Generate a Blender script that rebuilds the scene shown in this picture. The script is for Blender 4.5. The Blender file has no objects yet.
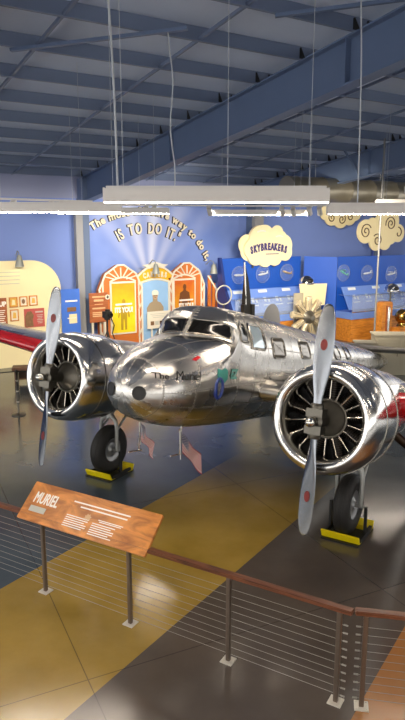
import bpy, bmesh, math, random
import numpy as np
from mathutils import Matrix, Vector
random.seed(4)
PI = math.pi
SC = bpy.context.scene
COL = SC.collection
cos, sin = math.cos, math.sin

# ------------------------------------------------------------------ helpers
def lin(h):
    h = h.lstrip('#')
    v = [int(h[i:i+2], 16)/255 for i in (0, 2, 4)]
    return tuple(((c+.055)/1.055)**2.4 if c > .04045 else c/12.92 for c in v) + (1,)

class NT:
    """tiny node-tree wrapper"""
    def __init__(s, name):
        s.m = bpy.data.materials.new(name); s.m.use_nodes = True
        s.t = s.m.node_tree; s.b = s.t.nodes['Principled BSDF']
    def n(s, typ, **kw):
        nd = s.t.nodes.new(typ)
        for k, v in kw.items():
            if k.startswith('i_'):
                key = k[2:]
                nd.inputs[int(key) if key.isdigit() else key.replace('_', ' ')].default_value = v
            else: setattr(nd, k, v)
        return nd
    def l(s, a, b): s.t.links.new(a, b)
    def math(s, op, a, b=None, c=None, clamp=False):
        nd = s.t.nodes.new('ShaderNodeMath'); nd.operation = op; nd.use_clamp = clamp
        for i, v in enumerate((a, b, c)):
            if v is None: continue
            if isinstance(v, (int, float)): nd.inputs[i].default_value = v
            else: s.l(v, nd.inputs[i])
        return nd.outputs[0]
    def mix(s, f, a, b):
        nd = s.t.nodes.new('ShaderNodeMix'); nd.data_type = 'RGBA'
        for i, v in ((0, f), (6, a), (7, b)):
            if isinstance(v, (int, float)): nd.inputs[i].default_value = v
            elif isinstance(v, tuple): nd.inputs[i].default_value = v
            else: s.l(v, nd.inputs[i])
        return nd.outputs[2]

def mat(name, col, rough=.5, metal=0, noise=0, scale=6, bump=0, bscale=40, emit=0, coat=0, stretch=None, alpha=1, trans=0):
    T = NT(name); b = T.b
    c = lin(col) if isinstance(col, str) else col
    b.inputs['Base Color'].default_value = c
    b.inputs['Roughness'].default_value = rough; b.inputs['Metallic'].default_value = metal
    b.inputs['Coat Weight'].default_value = coat
    b.inputs['Transmission Weight'].default_value = trans
    b.inputs['Alpha'].default_value = alpha
    if emit:
        b.inputs['Emission Color'].default_value = c; b.inputs['Emission Strength'].default_value = emit
    if noise or bump:
        tc = T.n('ShaderNodeTexCoord'); mp = T.n('ShaderNodeMapping'); T.l(tc.outputs['Object'], mp.inputs[0])
        if stretch: mp.inputs['Scale'].default_value = stretch
    if noise:
        nz = T.n('ShaderNodeTexNoise', i_Scale=scale, i_Detail=5.0); T.l(mp.outputs[0], nz.inputs['Vector'])
        d = tuple(max(0, x*(1-noise)) for x in c[:3])+(1,); u = tuple(min(1, x*(1+noise)) for x in c[:3])+(1,)
        T.l(T.mix(nz.outputs[0], d, u), b.inputs['Base Color'])
    if bump:
        n2 = T.n('ShaderNodeTexNoise', i_Scale=bscale, i_Detail=3.0); T.l(mp.outputs[0], n2.inputs['Vector'])
        bp = T.n('ShaderNodeBump', i_Strength=bump, i_Distance=.02); T.l(n2.outputs[0], bp.inputs['Height']); T.l(bp.outputs[0], b.inputs['Normal'])
    return T.m

def wood(name, dark, light, rough=.4, scale=3.0, stretch=(1, 8, 8), figure=1.5):
    T = NT(name); tc = T.n('ShaderNodeTexCoord'); mp = T.n('ShaderNodeMapping'); mp.inputs['Scale'].default_value = stretch
    T.l(tc.outputs['Object'], mp.inputs[0])
    nz = T.n('ShaderNodeTexNoise', i_Scale=scale, i_Detail=6.0, i_Distortion=figure); T.l(mp.outputs[0], nz.inputs['Vector'])
    rp = T.n('ShaderNodeValToRGB'); T.l(nz.outputs[0], rp.inputs[0])
    rp.color_ramp.elements[0].color = lin(dark); rp.color_ramp.elements[0].position = .32
    rp.color_ramp.elements[1].color = lin(light); rp.color_ramp.elements[1].position = .62
    T.l(rp.outputs[0], T.b.inputs['Base Color']); T.b.inputs['Roughness'].default_value = rough
    return T.m

def skin_metal(name, base=.82, rough=.13, wav=.05, seams=True, tint=(1, .985, .95)):
    """polished aluminium sheet: slight waviness, sheets of differing grain, riveted seams laid out in UV space"""
    T = NT(name); b = T.b
    b.inputs['Metallic'].default_value = 1
    tc = T.n('ShaderNodeTexCoord')
    nz = T.n('ShaderNodeTexNoise', i_Scale=3.0, i_Detail=5.0); T.l(tc.outputs['Object'], nz.inputs['Vector'])
    n2 = T.n('ShaderNodeTexNoise', i_Scale=4.5, i_Detail=2.0); T.l(tc.outputs['Object'], n2.inputs['Vector'])
    bp = T.n('ShaderNodeBump', i_Strength=wav*4, i_Distance=.03); T.l(n2.outputs[0], bp.inputs['Height'])
    T.l(bp.outputs[0], b.inputs['Normal'])
    rr = T.math('MULTIPLY_ADD', nz.outputs[0], .16, rough-.06)
    c0 = tuple(base*x for x in tint)+(1,); cd = tuple(base*.72*x for x in tint)+(1,)
    colr = T.mix(nz.outputs[0], cd, c0)
    if seams:
        sp = T.n('ShaderNodeSeparateXYZ'); T.l(tc.outputs['UV'], sp.inputs[0])
        def line(v, period, w, off=0.0):
            q = T.math('FRACT', T.math('MULTIPLY_ADD', v, 1/period, off))
            d = T.math('ABSOLUTE', T.math('SUBTRACT', q, .5))
            return T.math('LESS_THAN', d, w/period/2)
        u, v = sp.outputs[0], sp.outputs[1]
        # per-sheet grain
        cb = T.n('ShaderNodeCombineXYZ'); T.l(T.math('FLOOR', T.math('MULTIPLY_ADD', u, 1/.46, .5)), cb.inputs[0]); T.l(T.math('FLOOR', T.math('MULTIPLY', v, 16)), cb.inputs[1])
        wn = T.n('ShaderNodeTexWhiteNoise'); T.l(cb.outputs[0], wn.inputs[0])
        colr = T.mix(T.math('MULTIPLY', wn.outputs[0], .35), colr, tuple(base*.6*x for x in tint)+(1,))
        rr = T.math('MULTIPLY_ADD', wn.outputs[0], .10, rr)
        L1 = line(u, .46, .012); L2 = line(v, .0625, .0022, .5)
        seam = T.math('MAXIMUM', L1, L2)
        R1 = T.math('MULTIPLY', line(u, .46, .034), line(v, .0125, .005))
        R2 = T.math('MULTIPLY', line(v, .0625, .007, .5), line(u, .04, .016))
        rv = T.math('MAXIMUM', R1, R2)
        colr = T.mix(T.math('MULTIPLY', rv, .35), colr, (.75, .73, .68, 1))
        colr = T.mix(T.math('MULTIPLY', seam, .5), colr, (.16, .15, .14, 1))
        rr = T.math('MULTIPLY_ADD', T.math('MAXIMUM', seam, rv), .3, rr)
    T.l(colr, b.inputs['Base Color']); T.l(rr, b.inputs['Roughness'])
    return T.m

class MB:
    def __init__(s): s.v = []; s.f = []; s.mi = []; s.uv = {}; s.cur = 0
    def add(s, vs, fs, uvs=None):
        o = len(s.v); s.v += [tuple(v) for v in vs]
        for f in fs:
            s.f.append([i+o for i in f]); s.mi.append(s.cur)
        if uvs is not None:
            for i, q in enumerate(uvs): s.uv[o+i] = q
        return s
    def box(s, c, d, rz=0, M=None, taper=1.0):
        x, y, z = [q/2 for q in d]
        vs = []
        for (i, j, k) in ((-1,-1,-1),(1,-1,-1),(1,1,-1),(-1,1,-1),(-1,-1,1),(1,-1,1),(1,1,1),(-1,1,1)):
            tp = taper if k > 0 else 1
            p = Vector((i*x*tp, j*y*tp, k*z))
            if rz: p = Matrix.Rotation(rz, 3, 'Z') @ p
            if M is not None: p = M.to_3x3() @ p
            vs.append(p + Vector(c))
        return s.add(vs, [(0,3,2,1),(4,5,6,7),(0,1,5,4),(1,2,6,5),(2,3,7,6),(3,0,4,7)])
    def bar(s, a, b, w, h, up=(0, 0, 1)):
        a = Vector(a); b = Vector(b); d = (b-a).normalized(); u = Vector(up)
        x = d.cross(u).normalized(); y = x.cross(d).normalized()
        vs = [p + x*i*w/2 + y*j*h/2 for p in (a, b) for (i, j) in ((-1,-1),(1,-1),(1,1),(-1,1))]
        return s.add(vs, [(0,1,2,3),(7,6,5,4),(0,4,5,1),(1,5,6,2),(2,6,7,3),(3,7,4,0)])
    def tube(s, pts, r, n=8, closed=False, caps=True):
        pts = [Vector(p) for p in pts]; N = len(pts)
        rs = r if isinstance(r, (list, tuple)) else [r]*N
        prev = None; vs = []
        for i, p in enumerate(pts):
            if closed: d = pts[(i+1) % N]-pts[i-1]
            else: d = pts[min(i+1, N-1)]-pts[max(i-1, 0)]
            d.normalize()
            if prev is None:
                ref = Vector((0, 0, 1)) if abs(d.z) < .9 else Vector((1, 0, 0))
                x = d.cross(ref).normalized()
            else: x = (prev - d*prev.dot(d)).normalized()
            prev = x; y = d.cross(x)
            vs += [p + (x*cos(2*PI*k/n)+y*sin(2*PI*k/n))*rs[i] for k in range(n)]
        fs = []
        M_ = N if closed else N-1
        for i in range(M_):
            j = (i+1) % N
            for k in range(n):
                fs.append((i*n+k, i*n+(k+1) % n, j*n+(k+1) % n, j*n+k))
        if caps and not closed: fs += [tuple(range(n))[::-1], tuple((N-1)*n+k for k in range(n))]
        return s.add(vs, fs)
    def lathe(s, prof, o=(0,0,0), ax=(0,0,1), n=24, a0=0, a1=2*PI, uvs=False):
        """prof = [(axial, radius)]"""
        o = Vector(o); ax = Vector(ax).normalized()
        ref = Vector((0,0,1)) if abs(ax.z) < .9 else Vector((1,0,0))
        x = ax.cross(ref).normalized(); y = ax.cross(x)
        full = abs(a1-a0-2*PI) < 1e-6; m = n if full else n+1
        vs = []; uv = []
        for (t, r) in prof:
            for k in range(m):
                a = a0+(a1-a0)*k/n
                vs.append(o+ax*t+(x*cos(a)+y*sin(a))*r); uv.append((t, k/n))
        fs = []
        for i in range(len(prof)-1):
            for k in range(n):
                k2 = (k+1) % m
                fs.append((i*m+k, i*m+k2, (i+1)*m+k2, (i+1)*m+k))
        return s.add(vs, fs, uv if uvs else None)
    def grid(s, fn, nu, nv, closev=False, uvf=None):
        m = nv if closev else nv+1
        vs = []; uv = []
        for i in range(nu+1):
            for j in range(m):
                vs.append(fn(i/nu, j/nv)); uv.append(uvf(i/nu, j/nv) if uvf else (0, 0))
        fs = [(i*m+j, i*m+(j+1) % m, (i+1)*m+(j+1) % m, (i+1)*m+j) for i in range(nu) for j in range(nv)]
        return s.add(vs, fs, uv if uvf else None)
    def prism(s, out, th, M=None):
        """outline in x,z plane, extruded along +y by th"""
        n = len(out)
        vs = [Vector((x, 0, z)) for x, z in out]+[Vector((x, th, z)) for x, z in out]
        if M is not None: vs = [M @ v for v in vs]
        fs = [tuple(range(n)), tuple(range(2*n-1, n-1, -1))]+[(i, i+n, (i+1) % n+n, (i+1) % n) for i in range(n)]
        return s.add(vs, fs)
    def sphere(s, c, r, n=16, m=10, sc=(1,1,1)):
        c = Vector(c)
        return s.grid(lambda u, v: c+Vector((r*sc[0]*sin(PI*u)*cos(2*PI*v), r*sc[1]*sin(PI*u)*sin(2*PI*v), r*sc[2]*cos(PI*u))), m, n, True)
    def build(s, name, m, parent=None, smooth=40, M=None, bevel=0, recalc=True):
        me = bpy.data.meshes.new(name)
        vs = [M @ Vector(v) for v in s.v] if M is not None else s.v
        me.from_pydata([tuple(v) for v in vs], [], s.f)
        for q in (m if isinstance(m, (list, tuple)) else [m]): me.materials.append(q)
        me.polygons.foreach_set('material_index', s.mi)
        if s.uv:
            ul = me.uv_layers.new(name='UVMap')
            for lp in me.loops: ul.data[lp.index].uv = s.uv.get(lp.vertex_index, (0, 0))
        bm = bmesh.new(); bm.from_mesh(me)
        bmesh.ops.remove_doubles(bm, verts=bm.verts, dist=1e-5)
        if recalc: bmesh.ops.recalc_face_normals(bm, faces=bm.faces)
        if bevel: bmesh.ops.bevel(bm, geom=[e for e in bm.edges if e.calc_face_angle(0) > .6], offset=bevel, segments=2, affect='EDGES', clamp_overlap=True)
        bm.to_mesh(me); bm.free()
        if smooth:
            for p in me.polygons: p.use_smooth = True
            me.set_sharp_from_angle(angle=math.radians(smooth))
        o = bpy.data.objects.new(name, me); COL.objects.link(o)
        if parent: o.parent = parent
        return o

def tag(o, label, cat, group=None, kind=None):
    if label: o['label'] = label
    if cat: o['category'] = cat
    if group: o['group'] = group
    if kind: o['kind'] = kind
    return o
def struct(o, label=None):
    o['kind'] = 'structure'
    if label: o['label'] = label
    return o
def thing(name, label, cat, loc=(0,0,0), rz=0, group=None, M=None):
    o = bpy.data.objects.new(name, None); COL.objects.link(o)
    o.empty_display_size = .1
    if M is not None: o.matrix_world = M
    else: o.location = loc; o.rotation_euler = (0, 0, rz)
    return tag(o, label, cat, group)
def copy_tree(o, parent=None):
    c = o.copy(); COL.objects.link(c)
    if parent: c.parent = parent
    for ch in [q for q in bpy.data.objects if q.parent == o]: copy_tree(ch, c)
    return c
def text_mesh(txt, size=1, ext=.01, sx=1, shear=0, align='CENTER', bold=0):
    cu = bpy.data.curves.new('t', 'FONT'); cu.body = txt; cu.size = size; cu.extrude = ext; cu.shear = shear
    cu.align_x = align; cu.align_y = 'CENTER'; cu.offset = bold; cu.resolution_u = 3
    ob = bpy.data.objects.new('t', cu); COL.objects.link(ob)
    dg = bpy.context.evaluated_depsgraph_get(); dg.update()
    me = bpy.data.meshes.new_from_object(ob.evaluated_get(dg))
    vs = [Vector((v.co.x*sx, v.co.y, v.co.z)) for v in me.vertices]; fs = [tuple(p.vertices) for p in me.polygons]
    bpy.data.objects.remove(ob); bpy.data.curves.remove(cu); bpy.data.meshes.remove(me)
    return vs, fs
# text drawn in a plane: text x -> local x, text y -> local z, faces local -y
FACE = Matrix(((1,0,0,0),(0,0,-1,0),(0,1,0,0),(0,0,0,1)))
def put_text(mb, txt, x, y, z, size, ext=.004, sx=1, rot=0, shear=0, align='CENTER', bold=0):
    vs, fs = text_mesh(txt, size, ext, sx, shear, align, bold)
    M = Matrix.Translation((x, y, z)) @ FACE @ Matrix.Rotation(rot, 4, 'Z')
    mb.add([M @ v for v in vs], fs)
def rrect(x0, z0, x1, z1, r, n=5, corners=(1,1,1,1)):
    pts = []
    for (cx, cz, a, on) in ((x1-r, z0+r, -PI/2, corners[0]), (x1-r, z1-r, 0, corners[1]), (x0+r, z1-r, PI/2, corners[2]), (x0+r, z0+r, PI, corners[3])):
        if on: pts += [(cx+r*cos(a+PI/2*k/n), cz+r*sin(a+PI/2*k/n)) for k in range(n+1)]
        else:
            sx = 1 if cx == x1-r else -1; sz = 1 if cz == z1-r else -1
            pts.append((cx+sx*r, cz+sz*r))
    return pts
def interp(x, xs, ys): return float(np.interp(x, xs, ys))
class Pchip:
    def __init__(s, xs, ys):
        s.x = np.array(xs, float); s.y = np.array(ys, float)
        h = np.diff(s.x); d = np.diff(s.y)/h; m = np.zeros(len(xs))
        for i in range(1, len(xs)-1):
            if d[i-1]*d[i] > 0:
                w1 = 2*h[i]+h[i-1]; w2 = h[i]+2*h[i-1]; m[i] = (w1+w2)/(w1/d[i-1]+w2/d[i])
        m[0] = d[0]; m[-1] = d[-1]; s.m = m; s.h = h
    def __call__(s, x):
        x = min(max(x, s.x[0]), s.x[-1]); i = min(int(np.searchsorted(s.x, x, 'right'))-1, len(s.h)-1)
        t = (x-s.x[i])/s.h[i]; h = s.h[i]
        return float((1+2*t)*(1-t)**2*s.y[i]+t*(1-t)**2*h*s.m[i]+t*t*(3-2*t)*s.y[i+1]+t*t*(t-1)*h*s.m[i+1])

# ------------------------------------------------------------------ materials
M = {}
M['skin'] = skin_metal('polished_aluminium_skin', .64, .20, .05, True, (1, .975, .925))
M['cowl'] = skin_metal('polished_cowl_aluminium', .76, .16, .03, False)
M['blade'] = skin_metal('polished_blade', .34, .20, .01, False, (.93, .99, 1.08))
M['steel'] = mat('brushed_steel', '#66635c', .38, 1, .15, 20)
M['gear'] = mat('grey_gear_paint', '#9d9f9c', .4, .55, .15, 9)
M['bright'] = mat('bright_metal', '#c9c8c2', .16, 1)
M['red'] = mat('gloss_red_paint', '#b3131c', .22, 0, .08, 2, coat=.5)
M['glass_dark'] = mat('dark_interior_glass', '#161513', .10, 0)  # dark tone stands for the unlit interior behind the panes
M['glass_cabin'] = mat('smoky_cabin_glass', '#5c564c', .07, .35)
M['glass_reflection'] = mat('painted_reflection_glass', '#b9cbd6', .08, .3)  # whitish tone paints a reflection into the sliding pane
M['frame_metal'] = mat('window_frame_metal', '#8f8b83', .25, 1)
M['black'] = mat('matte_black', '#121212', .55)
M['soot'] = mat('dark_engine_metal', '#2a2622', .42, .8, .4, 12)
M['engine_grey'] = mat('engine_grey', '#77736a', .35, .75, .2, 10)
M['rod'] = mat('pushrod_metal', '#cfc9bc', .25, .9)
M['tire'] = mat('tyre_rubber', '#1b1a19', .62, 0, .2, 14)
M['hub'] = mat('wheel_hub_grey', '#8d8f90', .35, .6)
M['yellow'] = mat('chock_yellow', '#e3cd06', .45, 0, .06, 8)
M['exhaust'] = mat('heat_browned_steel', '#3a2f26', .4, .8, .3, 8)
M['teal'] = mat('teal_paint', '#2f8f82', .35)
M['navy'] = mat('navy_paint', '#22377f', .3)
M['ink'] = mat('black_paint', '#1a1715', .4)
M['logo'] = mat('oxide_red_decal', '#7c2320', .4)
M['flag_red'] = mat('flag_red', '#8c0b19', .8); M['flag_white'] = mat('flag_white', '#b8b0ab', .8); M['flag_blue'] = mat('flag_blue', '#151d47', .8)
M['pole_white'] = mat('white_stick', '#cfcfca', .4)
M['rail_wood'] = wood('reddish_hardwood_rail', '#4a2818', '#75452b', .38, 3.0, (1.2, 12, 12), .8)
M['post'] = mat('bronze_steel_post', '#7d7064', .36, .75, .2, 8)
M['cable'] = mat('stainless_cable', '#8d8a82', .4, .9)
M['plate'] = mat('pale_base_plate', '#d8d3c6', .35, .3)
M['sign_wood'] = wood('figured_honey_wood', '#9a5a20', '#d78c40', .32, 1.5, (1.3, 3.5, 3.5), 2.2)
M['white'] = mat('white_print', '#f2eee6', .6)
M['pale_grey'] = mat('pale_grey_print', '#b9b9ae', .6)
M['light_body'] = mat('fixture_white', '#d9d6d2', .5, .1)
M['diffuser'] = mat('lit_diffuser', '#ffeeda', .5, emit=28)
M['lamp_lit'] = mat('lit_lamp_lens', '#fff0d8', .4, emit=12)
M['wire'] = mat('pale_wire', '#b3b8bf', .5, .3)
M['grey_lamp'] = mat('grey_lampshade', '#8f938f', .45, .2)
M['duct'] = mat('galvanised_duct', '#8d8778', .38, .75, .2, 3)
M['beam'] = mat('blue_grey_steel_paint', '#586a8a', .5, 0, .07, 2)
M['purlin'] = mat('blue_grey_purlin_paint', '#64728d', .5, 0, .06, 2)
M['ceil'] = mat('pale_roof_lining', '#b9c6de', .8, 0, .06, 1.2, .3, 1.5)
M['bwall'] = mat('periwinkle_wall_paint', '#7189cc', .7, 0, .04, 1)
M['upper'] = mat('pale_lavender_wall', '#8f97b8', .8, 0, .04, 1)
M['grey_wall'] = mat('warm_grey_wall', '#8e8a83', .8, 0, .06, 1)
M['column'] = mat('pale_column_paint', '#8b8d92', .6, 0, .05, 2)
M['cream'] = mat('cream_panel', '#e6d9ae', .65, 0, .04, 2)
M['cream_lit'] = mat('cream_sign_face', '#f1e6bd', .55, 0, .04, 4)
M['royal'] = mat('royal_blue_panel', '#1450b8', .5, 0, .05, 1.5)
M['deep_blue'] = mat('deep_blue_panel', '#1b2f73', .5, 0, .05, 2)
M['console'] = mat('pale_blue_console', '#6d8fdc', .4, 0, .08, 3)
M['sky_panel'] = mat('sky_blue_info_panel', '#3f6fd0', .45, 0, .1, 3)
M['orange_wood'] = wood('orange_plywood', '#b0691f', '#d98f38', .42, 2.5, (1, 6, 6), .6)
M['orange'] = mat('orange_panel', '#bd6a2a', .5, 0, .06, 3)
M['ochre'] = mat('yellow_arch_panel', '#dcae1a', .5, 0, .05, 3)
M['trim_white'] = mat('off_white_trim', '#ddd5c4', .5)
M['brown'] = wood('rust_brown_board', '#8a4a26', '#a85f34', .5, 3, (1, 6, 6), .5)
M['brown_dark'] = mat('dark_brown', '#4a3122', .5)
M['rose'] = mat('rose_red_poster', '#b0504a', .6, 0, .08, 5)
M['sepia'] = mat('sepia_print', '#7a5a3c', .6, 0, .5, 12)
M['gold_print'] = mat('gold_print', '#d8ac4e', .6, 0, .2, 10)
M['acrylic'] = mat('clear_acrylic', '#aebfdd', .08, 0, alpha=.16)
M['pane'] = mat('case_glass', '#b9cdf0', .05, 0, alpha=.3)
M['brass'] = mat('brass', '#b08c4c', .22, 1, .15, 6)
M['engine_tan'] = mat('tan_cast_metal', '#cfc2a4', .4, .5, .2, 12)
M['crate'] = mat('taupe_cabinet', '#a39d8b', .6, 0, .08, 3)
M['model_white'] = mat('white_model', '#dfe7ee', .4); M['model_green'] = mat('mint_model', '#4fb7a4', .4); M['model_gold'] = mat('gold_model', '#b59552', .4)
M['pole_grey'] = mat('pole_grey', '#6e6f70', .5, .3)
M['chrome'] = mat('chrome', '#d5d5d8', .08, 1)
M['skin_print'] = mat('printed_face', '#b89878', .6); M['jacket'] = mat('printed_jacket', '#9b8a70', .6); M['screen'] = mat('pale_blue_print', '#8db4dc', .5, 0, .12, 2)
M['letter'] = mat('letter_face', '#e9dfc4', .55); M['letter_side_shade'] = mat('letter_side_shade', '#2f2830', .6)
M['violet_ink'] = mat('violet_ink', '#3a3473', .5)
M['tan_text'] = mat('tan_text', '#cda77c', .6)

def poster_gradient(name, top, bot, z0, z1):
    T = NT(name); tc = T.n('ShaderNodeTexCoord'); sp = T.n('ShaderNodeSeparateXYZ'); T.l(tc.outputs['Object'], sp.inputs[0])
    mr = T.n('ShaderNodeMapRange'); mr.inputs[1].default_value = z0; mr.inputs[2].default_value = z1; T.l(sp.outputs[2], mr.inputs[0])
    nz = T.n('ShaderNodeTexNoise', i_Scale=4.0); T.l(tc.outputs['Object'], nz.inputs['Vector'])
    f = T.math('ADD', mr.outputs[0], T.math('MULTIPLY_ADD', nz.outputs[0], .5, -.25), clamp=True)
    T.l(T.mix(f, lin(bot), lin(top)), T.b.inputs['Base Color']); T.b.inputs['Roughness'].default_value = .5
    return T.m
M['poster_yellow'] = poster_gradient('yellow_poster', '#d98e14', '#ecd018', 1.2, 2.5)
M['poster_orange'] = poster_gradient('orange_poster', '#c05a16', '#e8a818', 1.0, 2.4)

def mural_mat():
    """blue mural with printed pale rays fanning up from the booth"""
    T = NT('sunray_mural'); tc = T.n('ShaderNodeTexCoord'); sp = T.n('ShaderNodeSeparateXYZ'); T.l(tc.outputs['Object'], sp.inputs[0])
    x = T.math('SUBTRACT', sp.outputs[0], 2.5); z = T.math('SUBTRACT', sp.outputs[2], 2.2)
    ang = T.math('ARCTAN2', x, z)
    w = T.math('SINE', T.math('MULTIPLY', ang, 17.0))
    near = T.n('ShaderNodeMapRange'); near.inputs[1].default_value = .95; near.inputs[2].default_value = .1
    T.l(T.math('ABSOLUTE', ang), near.inputs[0])
    f = T.math('MULTIPLY', T.math('MULTIPLY_ADD', w, .3, .55, clamp=True), near.outputs[0], clamp=True)
    nz = T.n('ShaderNodeTexNoise', i_Scale=.8); T.l(tc.outputs['Object'], nz.inputs['Vector'])
    base = T.mix(nz.outputs[0], lin('#5574c4'), lin('#859ddb'))
    T.l(T.mix(f, base, lin('#d3d9f1')), T.b.inputs['Base Color']); T.b.inputs['Roughness'].default_value = .55
    return T.m
M['mural'] = mural_mat()

def floor_mat():
    """stained, polished concrete: straight bands like runway stripes, saw-cut joints, mottling, painted-in far reflection"""
    T = NT('stained_polished_concrete'); tc = T.n('ShaderNodeTexCoord'); sp = T.n('ShaderNodeSeparateXYZ'); T.l(tc.outputs['Object'], sp.inputs[0])
    X, Y = sp.outputs[0], sp.outputs[1]
    n = T.math('ADD', T.math('MULTIPLY', X, .835), T.math('MULTIPLY', Y, -.55))
    d = T.math('ADD', T.math('MULTIPLY', X, .55), T.math('MULTIPLY', Y, .835))
    nz = T.n('ShaderNodeTexNoise', i_Scale=1.1, i_Detail=6.0, i_Roughness=.6); T.l(tc.outputs['Object'], nz.inputs['Vector'])
    nb = T.n('ShaderNodeTexNoise', i_Scale=9.0, i_Detail=4.0); T.l(tc.outputs['Object'], nb.inputs['Vector'])
    blue = T.mix(nz.outputs[0], lin('#39434c'), lin('#566066'))
    gold = T.mix(nz.outputs[0], lin('#7d641c'), lin('#b3954a'))
    brown = T.mix(nz.outputs[0], lin('#47403b'), lin('#62584f'))
    tan = T.mix(nz.outputs[0], lin('#8a5a2c'), lin('#b27d48'))
    c = T.mix(T.math('GREATER_THAN', n, -5.85), blue, gold)
    c = T.mix(T.math('GREATER_THAN', n, -3.70), c, brown)
    c = T.mix(T.math('GREATER_THAN', n, -1.60), c, tan)
    c = T.mix(T.math('GREATER_THAN', n, .5), c, brown)
    fm = T.n('ShaderNodeMapRange'); fm.inputs[1].default_value = 8.3; fm.inputs[2].default_value = 10.2; T.l(T.math('MULTIPLY_ADD', nz.outputs[0], .8, T.math('SUBTRACT', d, .4)), fm.inputs[0]); far_reflection = fm.outputs[0]
    c = T.mix(far_reflection, c, blue)  # bands fade to blue-grey: the dark plane's reflection put into the colour
    def joint(v, period, off):
        q = T.math('FRACT', T.math('MULTIPLY_ADD', v, 1/period, off)); return T.math('LESS_THAN', T.math('ABSOLUTE', T.math('SUBTRACT', q, .5)), .005/period)
    j1 = T.math('ADD', T.math('MULTIPLY', X, .90), T.math('MULTIPLY', Y, .436)); j2 = T.math('ADD', T.math('MULTIPLY', X, -.436), T.math('MULTIPLY', Y, .90))
    j = T.math('MAXIMUM', joint(j1, 3.6, .12), joint(j2, 3.6, .02))
    c = T.mix(T.math('MULTIPLY', j, .6), c, (.02, .018, .015, 1))
    T.l(c, T.b.inputs['Base Color'])
    T.l(T.math('MULTIPLY_ADD', nz.outputs[0], .20, .07), T.b.inputs['Roughness'])
    T.b.inputs['Specular IOR Level'].default_value = .75
    return T.m
M['floor'] = floor_mat()

# ------------------------------------------------------------------ the hall
PX = Vector((.842, .539, 0)); RX = Vector((.539, -.842, 0)); E0 = Vector((-4.06, 22, 0))   # along the eave wall, out from it, its origin
RZ = math.atan2(.539, .842)
def W(L, t=0, z=0): return E0+PX*L+RX*t+Vector((0, 0, z))
HALL = Matrix.Translation(E0) @ Matrix.Rotation(RZ, 4, 'Z')      # local x along the wall, -y out of it
def hall(name, mb, m, **k):
    o = mb.build(name, m, None, **k); o.matrix_world = HALL; return o
L0, L1, T1 = -15, 26, 36
SL = .13
def roofz(t): return 6.04+SL*t
mb = MB(); mb.add([W(L0, 0), W(L1, 0), W(L1, T1), W(L0, T1)], [(0, 1, 2, 3)]); fl = struct(mb.build('floor', M['floor'], smooth=0))
mb = MB(); mb.add([(L0, 0, roofz(0)), (L1, 0, roofz(0)), (L1, -T1, roofz(T1)), (L0, -T1, roofz(T1))], [(3, 2, 1, 0)]); struct(hall('ceiling', mb, M['ceil'], smooth=0))
mb = MB(); mb.box(((L0+L1)/2, .1, 2.6), (L1-L0, .2, 5.2)); struct(hall('wall_back', mb, M['bwall'], smooth=0))
mb = MB(); mb.box(((L0+L1)/2, .1, 5.62), (L1-L0, .2, .84)); struct(hall('trim_1', mb, M['upper'], smooth=0))
# the three walls outside the picture: low sill, tall open bays added between piers to let in fill light, header
def open_bay_wall(name, a, b):
    a = Vector(a); b = Vector(b); d = (b-a); n = max(2, round(d.length/5.2)); mb = MB()
    up = (0, 0, 1)
    mb.bar(a+Vector((0, 0, .45)), b+Vector((0, 0, .45)), .25, .9, up)
    for i in range(n+1):
        p = a+d*i/n; mb.box(p+Vector((0, 0, 3.0)), (.5, .5, 6.0))
    for z in (2.6, 4.1): mb.bar(a+Vector((0, 0, z)), b+Vector((0, 0, z)), .12, .10, up)
    za, zb = roofz(-a.y), roofz(-b.y); zl = 5.4
    mb.add([a+Vector((0, 0, zl)), b+Vector((0, 0, zl)), b+Vector((0, 0, zb)), a+Vector((0, 0, za))], [(0, 1, 2, 3)])
    return struct(hall(name, mb, M['grey_wall'], smooth=0))
open_bay_wall('wall_left', (L0, 0, 0), (L0, -T1, 0)); open_bay_wall('wall_right', (L1, 0, 0), (L1, -T1, 0)); open_bay_wall('wall_front', (L0, -T1, 0), (L1, -T1, 0))

# main roof beams: deep I-sections running from the eave wall up to the ridge
def rafter(L):
    mb = MB(); ta, tb = .3, T1
    def P(x, t, z): return (L+x, -t, z)
    def zb(t): return 5.03+SL*t
    def zt(t): return 5.79+SL*t
    for (x0, x1, a, b) in ((-.012, .012, 0, 0), ):
        vs = [P(x, t, z) for t in (ta, tb) for (x, z) in ((-.012, zb(t)), (.012, zb(t)), (.012, zt(t)), (-.012, zt(t)))]
        mb.add(vs, [(0,1,2,3),(7,6,5,4),(0,4,5,1),(1,5,6,2),(2,6,7,3),(3,7,4,0)])
    for zf in (zb, zt):
        vs = [P(x, t, zf(t)+dz) for t in (ta, tb) for (x, dz) in ((-.15, -.015), (.15, -.015), (.15, .015), (-.15, .015))]
        mb.add(vs, [(0,1,2,3),(7,6,5,4),(0,4,5,1),(1,5,6,2),(2,6,7,3),(3,7,4,0)])
    t = 6.2
    while t < T1:
        mb.box((L, -t, (zb(t)+zt(t))/2), (.26, .02, .74)); t += 6.0
    return hall('roof_beam', mb, M['beam'], smooth=0)
for k, L in enumerate((-14, -7, 0, 7.0, 14.0, 21.0)):
    o = struct(rafter(L)); o['label'] = 'deep blue-grey steel roof beam number %s from the left end wall' % ('one', 'two', 'three', 'four', 'five', 'six')[k]
    mb = MB(); mb.box((L, -.16, 2.6), (.3, .3, 5.2)); mb.box((L, -.36, 5.35), (.3, .5, .95))
    o = struct(hall('eave_column', mb, M['beam'], smooth=0))
t = .5; k = 0
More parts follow.
